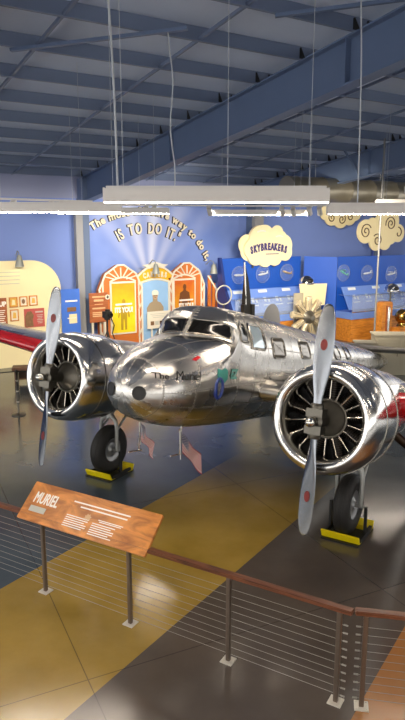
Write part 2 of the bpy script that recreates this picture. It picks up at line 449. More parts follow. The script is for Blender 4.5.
while t < T1-1:
    mb = MB(); z = roofz(t)
    mb.box(((L0+L1)/2, -t, z-.12), (L1-L0, .012, .23)); mb.box(((L0+L1)/2, -t-.03, z-.235), (L1-L0, .075, .015)); mb.box(((L0+L1)/2, -t+.03, z-.012), (L1-L0, .075, .015))
    struct(hall('roof_purlin', mb, M['purlin'], smooth=0)); t += 1.32
for L in [i*7/3 for i in range(-6, 11) if i % 3]:
    mb = MB(); mb.bar((L, -.3, roofz(.3)-.20), (L, -T1, roofz(T1)-.20), .05, .05); struct(hall('bridging_bar', mb, M['purlin'], smooth=0))
# small gusset clips where purlins cross the beams
for L in (0, 7.0, 14.0):
    mb = MB(); t = .5
    while t < 20:
        z = 5.81+SL*t; mb.add([(L+.16, -t, z), (L+.16, -t-.16, z), (L+.16, -t-.05, z+.2), (L+.16, -t, z+.2), (L-.16, -t, z), (L-.16, -t-.16, z), (L-.16, -t-.05, z+.2), (L-.16, -t, z+.2)], [(0,1,2,3),(4,7,6,5)]); t += 1.32
    struct(hall('beam_clips', mb, M['black'], smooth=0))
# flange braces and strut channels under the purlins
def channel(L_a, t_a, L_b, t_b):
    mb = MB(); mb.bar((L_a, -t_a, roofz(t_a)-.27), (L_b, -t_b, roofz(t_b)-.27), .09, .05)
    return struct(hall('strut_channel', mb, M['beam'], smooth=0))
channel(-5.05, 9.7, -2.82, 11.5)
q = W(-3.0, 11.35); zt = roofz(11.35)-.30
t = thing('hanging_cable', 'loose pale cable hanging from the roof channel, ending behind the nearest pendant light', 'cable', (q.x, q.y, 4.75))
mb = MB(); mb.tube([(.03*sin(k*1.1)-.004*k, 0, (zt-4.75)*k/10) for k in range(11)], .012, 6); mb.build('cable_run', M['wire'], t)
mb = MB(); mb.lathe([(-.06, 0), (-.06, .02), (0, .022), (.02, .01)], n=10); mb.build('plug', M['wire'], t)
channel(-1.81, 12.4, .6, 14.4)
for L in (7.0, 14.0):
    mb = MB()
    for t in (3.1, 5.8, 8.4, 11.0):
        for s in (-1, 1): mb.bar((L+s*.05, -t, 5.08+SL*t), (L+s*.75, -t, roofz(t)-.22), .05, .05)
    struct(hall('flange_brace', mb, M['beam'], smooth=0))
# pale wall columns in the photograph's left third and behind the cloud sign
for L, w in ((-.28, .24), (7.1, .42)):
    mb = MB(); mb.box((L, -.42, 2.5), (w, .2, 5.0)); struct(hall('trim_%d' % (2 if L < 0 else 3), mb, M['column'], smooth=0))

# ------------------------------------------------------------------ linear pendant lights
def linear_light(cx, Y, zb, length, h, label, wires=(), group='long white pendant lights', rz=0):
    t = thing('linear_light', label, 'light', (cx, Y, zb), rz, group)
    mb = MB(); mb.box((0, 0, h/2+.008), (length, .11, h)); mb.box((0, 0, h+.02), (length*.98, .04, .03)); mb.build('housing', M['light_body'], t, 0)
    mb = MB(); mb.box((0, 0, .004), (length-.02, .100, .010)); mb.build('diffuser', M['diffuser'], t, 0)
    # end caps
    for s in (-1, 1):
        mb = MB(); mb.box((s*length/2, 0, h/2+.006), (.012, .115, h+.02)); mb.build('end_cap', M['light_body'], t, 0)
    for (x, bow) in wires:
        top = 7.0
        q = Vector((cx+x, Y, 0))-E0; tt = q.dot(RX); top = roofz(tt)-.03-zb
        pts = [(x+bow*sin(PI*i/10)-abs(bow)*4*i/10, bow*.4*sin(2*PI*i/10), h+.01+(top-h)*i/10) for i in range(11)]
        mb = MB(); mb.tube(pts, .0035 if not bow else abs(bow)*.35, 6); mb.build('suspension_wire', M['wire'], t)
    return t
linear_light(.145, 7.0, 4.485, 2.37, .14, 'long white pendant light nearest the viewer, hanging above the cockpit', [(-1.04, .036), (-.98, 0), (.98, 0), (.12, 0)])
linear_light(-2.45, 10.0, 4.46, 2.44, .12, 'white pendant light at the left edge, above the cream exhibit wall', [(1.1, 0), (-.6, 0)])
linear_light(-1.95, 14.5, 4.54, 2.44, .10, 'thin far pendant light in front of the wall quotation', [(.9, 0), (-.9, 0)])
linear_light(1.42, 16.0, 4.54, 2.44, .10, 'thin far pendant light above the cloud-shaped sign', [(.95, 0), (-.95, 0)])
linear_light(3.05, 9.5, 4.42, 2.50, .13, 'white pendant light at the right edge, below the round duct', [(-.82, .03), (.18, 0), (.9, 0)])
for (x, y) in [(5.2, 13.0), (-6.4, 12.2), (-5.2, 6.5), (-2.2, 2.5), (2.6, 2.0), (6.5, 5.0), (6.2, 19), (9.5, 22), (-2.9, -2.0), (2.5, -3), (-6.5, -.5), (7, -1), (9.5, 9.5), (11.5, 15)]:
    linear_light(x, y, 4.9, 2.44, .12, 'unseen white pendant light added to light the hall, outside the picture', [(1.0, 0), (-1.0, 0)], 'added pendant lights outside the picture')  # unseen fixtures, added for the light they give

def track(name, a, b, heads, label):
    a = Vector(a); b = Vector(b); t = thing(name, label, 'track light', a)
    d = b-a; mb = MB(); mb.bar((0, 0, 0), d, .04, .04); mb.build('track_rail', M['light_body'], t, 0)
    for k in (0.1, .9):
        p = d*k; q = a+p-E0; top = roofz(q.dot(RX))-.2-(a+p).z
        mb = MB(); mb.tube([p, p+Vector((0, 0, top))], .003, 6); mb.build('suspension_wire', M['wire'], t)
    for k in heads:
        p = d*k
        mb = MB(); mb.box(p+Vector((0, 0, -.06)), (.05, .05, .09)); aim = Vector((.25, .75, -.7)).normalized()
        c = p+Vector((0, 0, -.13)); mb.lathe([(-.12, .0), (-.12, .055), (.1, .065), (.1, .0)], c, aim, 12)
        h = mb.build('lamp_head', M['light_body'], t)
        mb = MB(); mb.lathe([(.102, .0), (.102, .05)], c, aim, 12); mb.build('lens', M['lamp_lit'], h)
    return t
track('track_light', (-3.9, 12.0, 4.76), (-2.0, 12.0, 4.70), (.26, .62, .72), 'white lamp track above the pendant light at the left edge')
track('track_light', (-1.9, 15.2, 4.76), (2.6, 15.6, 4.74), (.14, .18, .46, .84, .9), 'white lamp track in front of the quotation and the cloud sign')
track('track_light', (2.2, 15.0, 4.75), (4.8, 16.5, 4.75), (.1, .2, .3, .42), 'white lamp track behind the right-hand pendant light')
# the lamps' beams on the exhibits (spots sit in the track heads)
def spot(loc, tgt, power, size=50, blend=.6, col=(1, .86, .66)):
    l = bpy.data.lights.new('spot', 'SPOT'); l.energy = power; l.spot_size = math.radians(size); l.spot_blend = blend; l.color = col; l.shadow_soft_size = .06
    o = bpy.data.objects.new('spot_lamp', l); COL.objects.link(o); o.location = loc
    o.rotation_euler = (Vector(tgt)-Vector(loc)).to_track_quat('-Z', 'Y').to_euler()
    return o
spot((-3.4, 12.2, 4.55), W(-2.4, 1.2, 1.9), 600, 60)
spot((-2.4, 12.2, 4.55), W(-2.0, 1.2, 1.5), 450, 60)
spot((-1.2, 15.5, 4.55), W(1.0, .8, 1.8), 330, 70)
spot((-.9, 15.5, 4.55), W(3.2, .8, 2.4), 330, 75)
spot((.2, 15.6, 4.55), W(2.4, .1, 3.8), 560, 60, .8, (1, .93, .85))
spot((1.9, 15.8, 4.55), W(6.4, 1.4, 3.3), 850, 50)
spot((2.6, 15.5, 4.55), W(8.2, 2.6, 1.4), 700, 70)
spot((3.3, 15.9, 4.55), W(10.5, 3.2, 1.2), 900, 75)
spot((3.0, 15.6, 4.55), W(10.9, 2.8, 4.0), 350, 45)

# round duct above the right-hand exhibits
mb = MB(); a = W(5.0, 4.6, 5.45); b = W(17.0, 4.6, 5.45); d = (b-a).normalized(); ln = (b-a).length
prof = [(0, 0), (0, .40)]
x = .3
while x < ln: prof += [(x, .40), (x+.02, .415), (x+.05, .415), (x+.07, .40)]; x += 1.1
prof += [(ln, .40), (ln, 0)]
dt = thing('air_duct', 'round galvanised air duct under the roof at the right', 'duct', a)
mb.lathe(prof, (0, 0, 0), d, 28); mb.build('duct_pipe', M['duct'], dt)
mb = MB()
for k in (1.2, 4.2, 7.2):
    p = d*k; q = a+p-E0; z = roofz(q.dot(RX))-.2-a.z
    mb = MB(); mb.tube([p+Vector((0, 0, .4)), p+Vector((0, 0, z))], .01, 6); mb.build('hanger_rod', M['wire'], dt)
# tall pole rising from the exhibits to the roof
p0 = Vector((5.20, 19.2, 0)); zt = roofz((p0-E0).dot(RX))
t = thing('conduit_pole', 'thin grey pole rising from the floor exhibits to the roof', 'pole', p0)
mb = MB(); mb.tube([(0, 0, .02), (0, 0, zt-.25)], .028, 10); mb.build('shaft', M['pole_grey'], t)
mb = MB(); mb.lathe([(0, 0), (0, .1), (.02, .1), (.03, .03)], n=16); mb.build('base_flange', M['steel'], t)

# ------------------------------------------------------------------ exhibits along the eave wall; local x along wall, -y to the viewer
def exhibit(name, label, cat, L, t, group=None, z=0): return thing(name, label, cat, W(L, t, z), RZ, group)
# mural and quotation
t = exhibit('mural_panel', 'tall blue mural with pale rays fanning up behind the quotation', 'mural', 0, 0)
mb = MB(); mb.box((3.31, -.045, 2.5), (6.25, .05, 5.0)); mb.build('panel', M['mural'], t, 0)
q = exhibit('quotation_lettering', 'raised cream lettering of a quotation arching over the blue mural', 'lettering', 0, .1)
def letters_on_path(txt, pts, size, sx=1.0):
    pts = [Vector(p) for p in pts]; seg = [0]
    for a, b in zip(pts, pts[1:]): seg.append(seg[-1]+(b-a).length)
    xs = [p.x for p in pts]; zs = [p.y for p in pts]
    fx = Pchip(seg, xs); fz = Pchip(seg, zs)
    adv = []
    for ch in txt:
        if ch == ' ': adv.append(size*.30); continue
        vs, _ = text_mesh(ch, size, .0, sx); w = max(v.x for v in vs)-min(v.x for v in vs); adv.append(w+size*.09)
    tot = sum(adv); k = seg[-1]/tot; s = 0; words = [[]]
    for ch, a in zip(txt, adv):
        m = s+a*k/2; s += a*k
        if ch == ' ': words.append([]); continue
        e = .05; dx = fx(m+e)-fx(m-e); dz = fz(m+e)-fz(m-e)
        words[-1].append((ch, fx(m), fz(m), math.atan2(dz, dx)))
    for wd in words:
        txt_w = ''.join(c[0] for c in wd)
        mb = MB()
        for ch, x, z, r in wd: mb.cur = 0; put_text(mb, ch, x, -.05, z, size, .012, sx, r, 0, 'CENTER', .012)
        mb.cur = 1
        for ch, x, z, r in wd: put_text(mb, ch, x, .0, z, size, .040, sx, r, 0, 'CENTER', .026)  # dark, bolder backing: letter sides with their shadow put into the colour
        mb.build('word', [M['letter'], M['letter_side_shade']], q, 0)
letters_on_path('"The most effective way to do it,', [(.12, 4.17), (.61, 4.45), (1.1, 4.64), (1.6, 4.76), (2.15, 4.82), (2.75, 4.79), (3.25, 4.66), (3.7, 4.44), (4.18, 4.12), (4.62, 3.68), (5.0, 3.08)], .36, .95)
letters_on_path('IS TO DO IT."', [(1.22, 3.93), (1.6, 4.12), (2.0, 4.2), (2.4, 4.22), (2.8, 4.2), (3.2, 4.1), (3.75, 3.86)], .52, .62)

# booth with three bays
bt = exhibit('exhibit_booth', 'orange and yellow arched booth with three poster bays under the quotation', 'exhibit', 0, .8)
def bay(x0, x1, zside, zpeak, poster, x0p, x1p):
    xm = (x0+x1)/2; w = (x1-x0)/2
    out = [(x0, 0), (x1, 0), (x1+.02, zside-.35), (x1-.28*w, zside+.18), (xm+.12, zpeak), (xm-.12, zpeak), (x0+.28*w, zside+.18), (x0-.02, zside-.35)]
    mb = MB(); mb.prism(out, .22); o = mb.build('bay_panel', M['orange'], bt, 0)
    # raised off-white outline and deco spokes
    mb = MB()
    ring = out[2:]
    for a, b in zip(ring, ring[1:]): mb.bar((a[0], -.02, a[1]), (b[0], -.02, b[1]), .05, .05, (0, 1, 0))
    for s in (-1, 1):
        xx = x1 if s > 0 else x0
        mb.bar((xx, -.02, 0), (xx, -.02, zside-.35), .05, .05, (0, 1, 0)); mb.bar((xx-s*.12, -.02, 0), (xx-s*.12, -.02, 2.5), .04, .04, (0, 1, 0))
    for k in range(7):
        a = math.radians(20+k*23.3); c = (xm, 2.5)
        r1 = .52 if k in (0, 6) else .56
        mb.bar((c[0]+.22*cos(a), -.02, c[1]+.14*sin(a)), (c[0]+r1*cos(a)*1.2, -.02, c[1]+(zpeak-2.58)*sin(a)), .035, .04, (0, 1, 0))
    arch = [(x0p-.06+(x1p-x0p+.12)*i/8, -.025, 2.47+.14*sin(PI*i/8)) for i in range(9)]
    for a, b in zip(arch, arch[1:]): mb.bar(a, b, .05, .05, (0, 1, 0))
    for k in range(4):
        z = 1.9-k*.45
        for s in (-1, 1):
            xx = x1 if s > 0 else x0
            mb.bar((xx, -.02, z+.3), (xx-s*.14, -.02, z), .035, .04, (0, 1, 0))
    mb.build('deco_trim', M['trim_white'], o, 0)
    mb = MB(); mb.box(((x0p+x1p)/2, -.02, 1.57), (x1p-x0p+.12, .05, 1.80)); fr = mb.build('poster_frame', M['trim_white'], o, 0)
    mb = MB(); mb.box(((x0p+x1p)/2, -.05, 1.57), (x1p-x0p, .04, 1.68)); mb.build('poster', poster, fr, 0)
    return o, xm
def person_print(xm, zb, s, mats, parent, y=-.075):
    """flat printed silhouette of a standing figure"""
    body = [(-.17, 0), (-.05, 0), (-.02, .55), (.02, .55), (.05, 0), (.17, 0), (.19, .95), (.27, .62), (.34, .66), (.27, 1.18), (.09, 1.28), (.07, 1.36), (-.07, 1.36), (-.09, 1.28), (-.27, 1.18), (-.34, .66), (-.27, .62), (-.19, .95)]
    mb = MB(); mb.prism([(xm+x*s, zb+z*s) for x, z in body], .01, Matrix.Translation((0, y, 0))); mb.cur = 0
    mb.prism([(xm+.1*s*cos(a), zb+s*(1.47+.14*sin(a))) for a in [2*PI*i/14 for i in range(14)]], .01, Matrix.Translation((0, y-.002, 0)))
    return mb.build('printed_figure', mats, parent, 0)
M['fig_yellow'] = mat('dark_gold_print', '#a88d18', .6); M['fig_brown'] = mat('brown_print', '#6d3f1a', .6)
o1, xm1 = bay(.22, 1.80, 2.55, 3.02, M['poster_yellow'], .65, 1.50)
person_print(xm1+.06, .82, .66, M['fig_yellow'], o1)
mb = MB(); put_text(mb, 'ITS YOU!', xm1+.06, -.085, 1.50, .24, .004, .72, 0, 0, 'CENTER', .012); mb.box((xm1+.06, -.085, 1.70), (.62, .012, .06)); mb.build('poster_lettering', M['white'], o1, 0)
o3, xm3 = bay(2.90, 4.36, 2.55, 3.02, M['poster_orange'], 3.10, 3.92)
person_print(3.5, 1.12, .72, M['fig_brown'], o3)
mb = MB(); put_text(mb, 'ITS YOU!', 3.56, -.085, 1.50, .22, .004, .7, 0, 0, 'CENTER', .012); mb.box((3.56, -.085, 1.70), (.58, .012, .06)); mb.build('poster_lettering', M['white'], o3, 0)
# middle bay: yellow arch header, pale blue print of a person, lettering
arc = [(1.62+1.5*(i/14), 2.52+.62*sin(PI*(.12+.76*i/14))-.2) for i in range(15)]
mb = MB(); mb.prism([(1.78, 0), (2.92, 0), (2.92, 2.5)]+[(x, z) for x, z in reversed(arc)]+[(1.78, 2.5)], .2, Matrix.Translation((0, .05, 0))); om = mb.build('arch_header', M['ochre'], bt, 0)
mb = MB(); top = [(x, z+.02) for x, z in arc]
for a, b in zip(top, top[1:]): mb.bar((a[0], .03, a[1]), (b[0], .03, b[1]), .06, .05, (0, 1, 0))
low = [(1.82+1.06*i/8, 2.40+.10*sin(PI*i/8)) for i in range(9)]
for a, b in zip(low, low[1:]): mb.bar((a[0], .03, a[1]), (b[0], .03, b[1]), .06, .05, (0, 1, 0))
for x in (1.80, 2.90): mb.bar((x, .03, 0), (x, .03, 2.42), .07, .06, (0, 1, 0))
mb.build('arch_trim', M['trim_white'], om, 0)
mb = MB()
for i, ch in enumerate('CAREERS'):
    k = (i-3)/3; put_text(mb, ch, 2.36+.42*k, .03, 2.66-.045*k*k, .25, .012, .62, -.14*k, 0, 'CENTER', .014)
mb.build('header_lettering', M['trim_white'], om, 0)
mb = MB(); mb.prism([(2.10, 2.86), (2.32, 2.92), (2.36, 2.98), (2.40, 2.92), (2.62, 2.86), (2.86, 2.99), (2.62, 3.02), (2.36, 3.10), (2.10, 3.02), (1.86, 2.99)], .06, Matrix.Translation((0, -.02, 0))); mb.build('winged_emblem', M['trim_white'], om, 0)
mb = MB(); mb.prism([(1.84, .3), (2.86, .3), (2.86, 2.36)]+[(2.86-1.02*i/8, 2.36+.10*sin(PI*i/8)) for i in range(1, 8)]+[(1.84, 2.36)], .03, Matrix.Translation((0, .01, 0))); sc_ = mb.build('photo_print', M['screen'], om, 0)
mb = MB(); mb.prism([(2.0, 1.2), (2.66, 1.2), (2.66, 1.5), (2.55, 1.66), (2.42, 1.72), (2.42, 1.85), (2.24, 1.85), (2.24, 1.72), (2.11, 1.66), (2.0, 1.5)], .01, Matrix.Translation((0, -.002, 0))); mb.build('printed_jacket', M['jacket'], sc_, 0)
mb = MB(); mb.prism([(2.33+.105*cos(a), 1.92+.135*sin(a)) for a in [2*PI*i/16 for i in range(16)]], .01, Matrix.Translation((0, -.008, 0))); mb.build('printed_face', M['skin_print'], sc_, 0)
mb = MB(); mb.prism([(2.21, 1.94), (2.45, 1.94), (2.46, 2.02)]+[(2.33+.13*cos(a), 2.02+.1*sin(a)) for a in [PI*i/8 for i in range(9)]]+[(2.20, 2.02)], .01, Matrix.Translation((0, -.014, 0))); mb.build('printed_cap', M['trim_white'], sc_, 0)
mb = MB(); mb.box((2.33, -.013, 1.915), (.15, .01, .02)); mb.box((2.33, -.013, 1.86), (.06, .01, .015)); mb.build('printed_features', M['brown_dark'], sc_, 0)
# text board across the booth's middle bay
t = exhibit('caption_board', 'white caption board with small pictures below the aviator print', 'sign', 2.36, 1.0)
mb = MB(); mb.box((0, 0, 1.09), (.92, .03, .60)); mb.build('board', M['trim_white'], t, 0, bevel=.004)
for i, m in enumerate(('sepia', 'pale_grey', 'brown_dark', 'sepia')):
    mb = MB(); mb.box((-.27+.18*i, -.018, .98), (.14, .006, .14)); mb.build('printed_picture', M[m], t, 0)
mb = MB(); 
for k in range(3): mb.box((0, -.018, 1.30-.06*k), (.7-.1*k, .006, .02))
mb.build('text_lines', M['pale_grey'], t, 0)
for s in (-1, 1):
    mb = MB(); mb.box((s*.28, .02, .40), (.05, .04, .80)); mb.build('leg', M['trim_white'], t, 0)
# low orange wing of the booth at right
t = exhibit('side_screen', 'low orange slatted screen beside the right bay of the booth', 'screen', 4.75, 1.0)
mb = MB()
for k in range(4):
    z1 = 2.55-.28*k; mb.box((-.27+.18*k, 0, z1/2), (.12, .06, z1))
mb.build('slats', M['orange'], t, 0)
mb = MB(); mb.bar((-.36, -.04, 2.55), (.36, -.04, 1.55), .05, .05, (0, 1, 0)); mb.bar((-.36, -.04, 1.2), (.36, -.04, 1.2), .05, .05, (0, 1, 0)); mb.build('trim', M['trim_white'], t, 0)
# brown sign board on the left
t = exhibit('sign_board', 'rust-brown text board on a post left of the orange booth', 'sign', .09, 1.0)
mb = MB(); mb.box((0, 0, 1.66), (.66, .04, .98)); bd = mb.build('board', M['brown'], t, 0, bevel=.006)
mb = MB()
for (w, z, h) in ((.44, 2.02, .05), (.34, 1.90, .07), (.3, 1.77, .02), (.46, 1.64, .05), (.46, 1.50, .035), (.46, 1.44, .035), (.46, 1.38, .035)): mb.box((0, -.023, z), (w, .006, h))
mb.build('text_lines', M['tan_text'], t, 0)
for s in (-1, 1):
    mb = MB(); mb.box((s*.22, .03, .85), (.06, .05, 1.7)); mb.build('leg', M['trim_white'], t, 0)
# round black-and-white badge and camera on tripod
t = exhibit('tripod_camera', 'black camera on a tripod in front of the yellow poster', 'camera', -.06, 2.0)
mb = MB(); mb.box((0, 0, 1.55), (.24, .22, .2)); mb.lathe([(0, .06), (.12, .07)], (.02, -.1, 1.55), (.3, -1, 0), 12); mb.box((.02, 0, 1.68), (.12, .1, .07)); mb.build('camera_body', M['black'], t, 30)
mb = MB(); mb.tube([(0, 0, .6), (0, 0, 1.46)], .03, 8); mb.box((0, 0, 1.42), (.14, .14, .07)); mb.build('column', M['black'], t)
for k in range(3):
    a = .5+2*PI*k/3; mb = MB(); mb.tube([(0, 0, 1.05), (.4*cos(a), .4*sin(a), 0.015)], [.02, .016], 8); mb.build('leg', M['black'], t)
mb = MB(); mb.tube([(.1, -.05, 1.45), (.2, -.08, 1.2), (.14, -.06, .95), (.2, -.08, .75)], .018, 6); mb.build('hanging_strap', M['black'], t)
t = exhibit('round_badge', 'small round white badge with a black star beside the tripod camera', 'badge', .40, 1.06, z=2.0)
mb = MB(); mb.lathe([(0, 0), (0, .085), (.02, .085)], (0, 0, 0), (0, 1, 0), 20); mb.build('disc', M['trim_white'], t)
mb = MB(); mb.prism([((.075 if i % 2 == 0 else .03)*cos(PI/2+PI*i/4), (.075 if i % 2 == 0 else .03)*sin(PI/2+PI*i/4)) for i in range(8)], .006, Matrix.Translation((0, -.007, 0))); mb.build('star', M['black'], t, 0)

# cream exhibit wall at left with pictures
t = exhibit('display_wall', 'cream free-standing exhibit wall with a rounded corner at the left edge', 'exhibit wall', -3.4, 1.1)
mb = MB(); mb.prism(rrect(-2.4, 0, 2.18, 3.27, .92, 10, (0, 1, 0, 0)), .16); mb.build('panel', M['cream'], t, 0)
mb = MB()
for k in range(4): mb.box((-.55+.03*k, -.012, 2.93-.115*k), (2.9-.08*k, .012, .022))
mb.build('text_lines', M['pale_grey'], t, 0)
FR = [(-2.76, 2.02, .25, .31, 'gold_print', 'framed gold print at the left end of the upper row on the cream wall'),
      (-2.45, 2.03, .25, .31, 'pale_grey', 'framed portrait in the middle of the upper row on the cream wall'),
      (-2.14, 2.04, .26, .31, 'trim_white', 'framed sketch at the right end of the upper row on the cream wall'),
      (-2.75, 1.62, .26, .36, 'trim_white', 'single framed picture in the lower row on the cream wall')]
for (L, z, w, h, m, lab) in FR:
    t = exhibit('picture_frame', lab, 'picture', L, 1.13, 'framed pictures on the cream wall', z)
    mb = MB(); b_ = .03
    for s in (-1, 1): mb.box((s*(w/2-b_/2), 0, 0), (b_, .04, h)); mb.box((0, 0, s*(h/2-b_/2)), (w, .04, b_))
    mb.build('frame', M['orange_wood'], t, 0)
    mb = MB(); mb.box((0, .008, 0), (w-.04, .015, h-.04)); mb.build('print', M['trim_white'] if m != 'gold_print' else M['gold_print'], t, 0)
    mb = MB(); mb.prism([(.35*w*.6*cos(a), .33*h*.75*sin(a)) for a in [2*PI*i/12 for i in range(12)]] if m == 'pale_grey' else [(-w*.22, -h*.26), (w*.22, -h*.26), (w*.18, h*.22), (-w*.12, h*.26)], .004, Matrix.Translation((0, -.004, 0))); mb.build('printed_motif', M['sepia'] if m == 'pale_grey' else M['gold_print'] if m != 'gold_print' else M['cream'], t, 0)
t = exhibit('poster', 'rose-red poster with a sepia photograph on the cream wall', 'poster', -2.13, 1.13, None, 1.5)
mb = MB(); mb.box((0, 0, 0), (.64, .02, .58)); mb.build('sheet', M['rose'], t, 0)
mb = MB(); mb.prism([(-.30, -.27), (-.04, -.27), (-.06, -.05), (-.02, .08), (-.10, .22), (-.22, .2), (-.30, .05)], .006, Matrix.Translation((0, -.015, 0))); mb.build('printed_picture', M['sepia'], t, 0)
mb = MB(); mb.box((.15, -.013, .18), (.24, .006, .045))
for k in range(6): mb.box((.17, -.013, .08-.05*k), (.2-.03*(k % 3), .006, .018))
mb.build('text_lines', M['flag_white'], t, 0)
t = exhibit('poster', 'rust-brown poster with white lettering, cut by the left edge', 'poster', -3.28, 1.13, None, 1.74)
mb = MB(); mb.box((0, 0, 0), (.62, .02, .86)); mb.build('sheet', M['brown'], t, 0)
mb = MB(); put_text(mb, 'UP', .18, -.015, .24, .2, .004, .9, 0, 0, 'CENTER', .01)
for k in range(7): mb.box((.08, -.013, .05-.06*k), (.34-.05*(k % 3), .006, .02))
mb.build('text_lines', M['white'], t, 0)
# blue info panel
t = exhibit('text_stand', 'sky-blue upright text panel right of the cream wall', 'sign', -.98, 1.25)
mb = MB(); mb.box((0, 0, 1.2), (.62, .06, 2.3)); mb.build('panel', M['sky_panel'], t, 0, bevel=.006)
mb = MB(); mb.box((.02, -.035, 1.97), (.4, .01, .05)); mb.box((.02, -.035, 1.42), (.3, .01, .03)); mb.build('text_lines', M['white'], t, 0)
mb = MB(); mb.box((.02, -.036, 1.70), (.3, .01, .14)); mb.build('printed_picture', M['sepia'], t, 0)
mb = MB(); mb.box((.06, -.036, 1.56-.16), (.26, .008, .30)); mb.build('printed_card', M['cream'], t, 0)
mb = MB(); mb.box((0, 0, .025), (.7, .36, .05)); mb.build('foot', M['steel'], t, 0)
# gooseneck sign lamps
def sign_lamp(L, t_, z, label, back):
    t = exhibit('sign_lamp', label, 'lamp', L, t_, 'grey cone lamps over the exhibits', z)
    mb = MB(); mb.lathe([(.20, 0), (.20, .05), (.16, .07), (-.14, .135), (-.14, .125), (.12, .05)], (0, 0, 0), (0, 0, 1), 18); mb.build('shade', M['grey_lamp'], t)
    mb = MB(); mb.tube([(0, 0, .2), (0, .06, .29), (0, back*.5, .32), (0, back, .18)], .014, 8); mb.lathe([(0, .05), (.02, .05)], (0, back, .18), (0, -1, 0), 12); mb.build('arm', M['grey_lamp'], t)
    mb = MB(); mb.sphere((0, 0, -.08), .05, 10, 6); mb.build('bulb', M['lamp_lit'], t)
sign_lamp(-2.60, 1.45, 3.25, 'grey cone lamp on top of the cream exhibit wall', .32)
sign_lamp(2.08, 1.35, 2.86, 'grey cone lamp over the middle arch of the booth', .45)
sign_lamp(4.44, 1.35, 2.78, 'grey cone lamp between the booth and the blue case', .5)

# ---- blue display cases
def case(name, label, L0_, L1_, t_, wood_mat, left_cheek):
    w = L1_-L0_
    t = exhibit(name, label, 'display case', (L0_+L1_)/2, t_)
    mb = MB(); mb.box((0, .06, 1.62), (w, .12, 3.1)); mb.build('back_panel', M['royal'], t, 0)
    mb = MB(); mb.box((0, -.45, .42), (w, .8, .84)); mb.build('base_cabinet', wood_mat, t, 0)
    mb = MB(); mb.box((0, -.45, .98), (w, .86, .26)); mb.build('fascia', M['console'], t, 0)
    mb = MB(); mb.prism([(-w/2, 0), (w/2, 0), (w/2, .86), (-w/2, .86)], .03, Matrix(((1,0,0,0),(0,.6,.55,-.72),(0,-.3,.98,1.2),(0,0,0,1)))); mb.build('sloping_label_panel', M['console'], t, 0)
    n = int(w/.62)
    for k in range(n):
        mb = MB()
        x = -w/2+.5+k*(w-.9)/max(1, n-1)
        M2 = Matrix(((1,0,0,x),(0,.6,.55,-.735),(0,-.3,.98,1.2),(0,0,0,1)))
        if k % 2 == 0: mb.prism([(-.2, .72), (.2, .72), (.2, .82), (-.2, .82)], .01, M2)
        mb.prism([(-.05, .38), (.05, .38), (.07, .55), (-.07, .55)], .01, M2); mb.prism([(.12, .36), (.2, .36), (.2, .5), (.12, .5)], .01, M2)
        mb.prism([(-.14, .25), (.2, .25), (.2, .29), (-.14, .29)], .01, M2)
        mb.build('label', M['model_white'], t, 0)
    mb = MB(); mb.box((0, -.86, 1.42), (w, .012, .62)); mb.box((0, -.5, 1.735), (w, .72, .012)); mb.build('glass_cover', M['pane'], t, 0)
    mb = MB(); mb.bar((-w/2, -.87, 1.74), (w/2, -.87, 1.74), .02, .02); mb.bar((-w/2, -.87, 1.12), (w/2, -.87, 1.12), .03, .03); mb.build('glass_edge', M['bright'], t, 0)
    if left_cheek:
        mb = MB(); mb.prism([(0, 0), (.95, 0), (.95, 1.2), (.4, 2.2), (.12, 3.2), (0, 3.2)], .1, Matrix(((0,1,0,-w/2-.1),(-1,0,0,.12),(0,0,1,0),(0,0,0,1)))); mb.build('side_cheek', M['deep_blue'], t, 0)
    return t
case('display_case', 'blue sloping display case with wooden base under the cloud sign', 4.72, 8.45, 1.45, M['orange_wood'], True)
case('display_case', 'blue sloping display case with wooden base at the right, under the hanging clouds', 9.3, 15.5, 2.6, M['orange_wood'], False)
# the back panel's angled middle leaf
t = exhibit('corner_panel', 'royal-blue upright panel filling the corner between the two blue cases', 'panel', 8.9, 2.1)
mb = MB(); mb.box((0, 0, 1.6), (1.3, .1, 3.15), rz=-1.0); mb.build('panel', M['royal'], t, 0)
def model_plane(mb, s=1.0, tilt=.1, biplane=False):
    R = Matrix.Translation((0, -.03, 0)) @ Matrix.Rotation(tilt, 4, 'Y')
    b2 = MB(); b2.tube([(-.17*s, 0, 0), (-.1*s, 0, 0), (.08*s, 0, .005), (.17*s, 0, .01)], [.012*s, .03*s, .025*s, .008*s], 8)
    b2.box((-.03*s, 0, .012*s), (.07*s, .12*s, .012)); b2.prism([(-.05*s, -.01), (.05*s, -.01), (.09*s, .03*s), (-.02*s, .03*s)], .02)
    if biplane: b2.box((-.03*s, 0, .07*s), (.1*s, .14*s, .01)); b2.bar((-.03*s, 0, 0), (-.03*s, 0, .07*s), .012, .012, (0, 1, 0))
    b2.prism([(.12*s, 0), (.17*s, 0), (.18*s, .08*s), (.15*s, .08*s)], .01); b2.box((.15*s, 0, .015), (.04*s, .1*s, .008))
    mb.add([R @ Vector(v) for v in b2.v], b2.f)
PH = [(5.40, 1.55, 2.56, 'model_white', 'round porthole with a slim white model, left end of the row under the cloud sign', .05, False),
      (6.50, 1.55, 2.56, 'model_white', 'round porthole with a stubby white model, middle of the row under the cloud sign', -.1, True),
      (7.66, 1.55, 2.58, 'model_gold', 'round porthole with a gold model, right end of the row under the cloud sign', .3, False),
      (9.52, 2.7, 2.56, 'model_green', 'round porthole with a mint-green model on the right-hand blue case', .5, True),
      (10.80, 2.7, 2.50, 'model_white', 'round porthole with a white model, middle of the right-hand blue case', -.05, False),
      (12.20, 2.7, 2.42, 'model_white', 'round porthole with a white high-tailed model at the far right', -.1, True)]
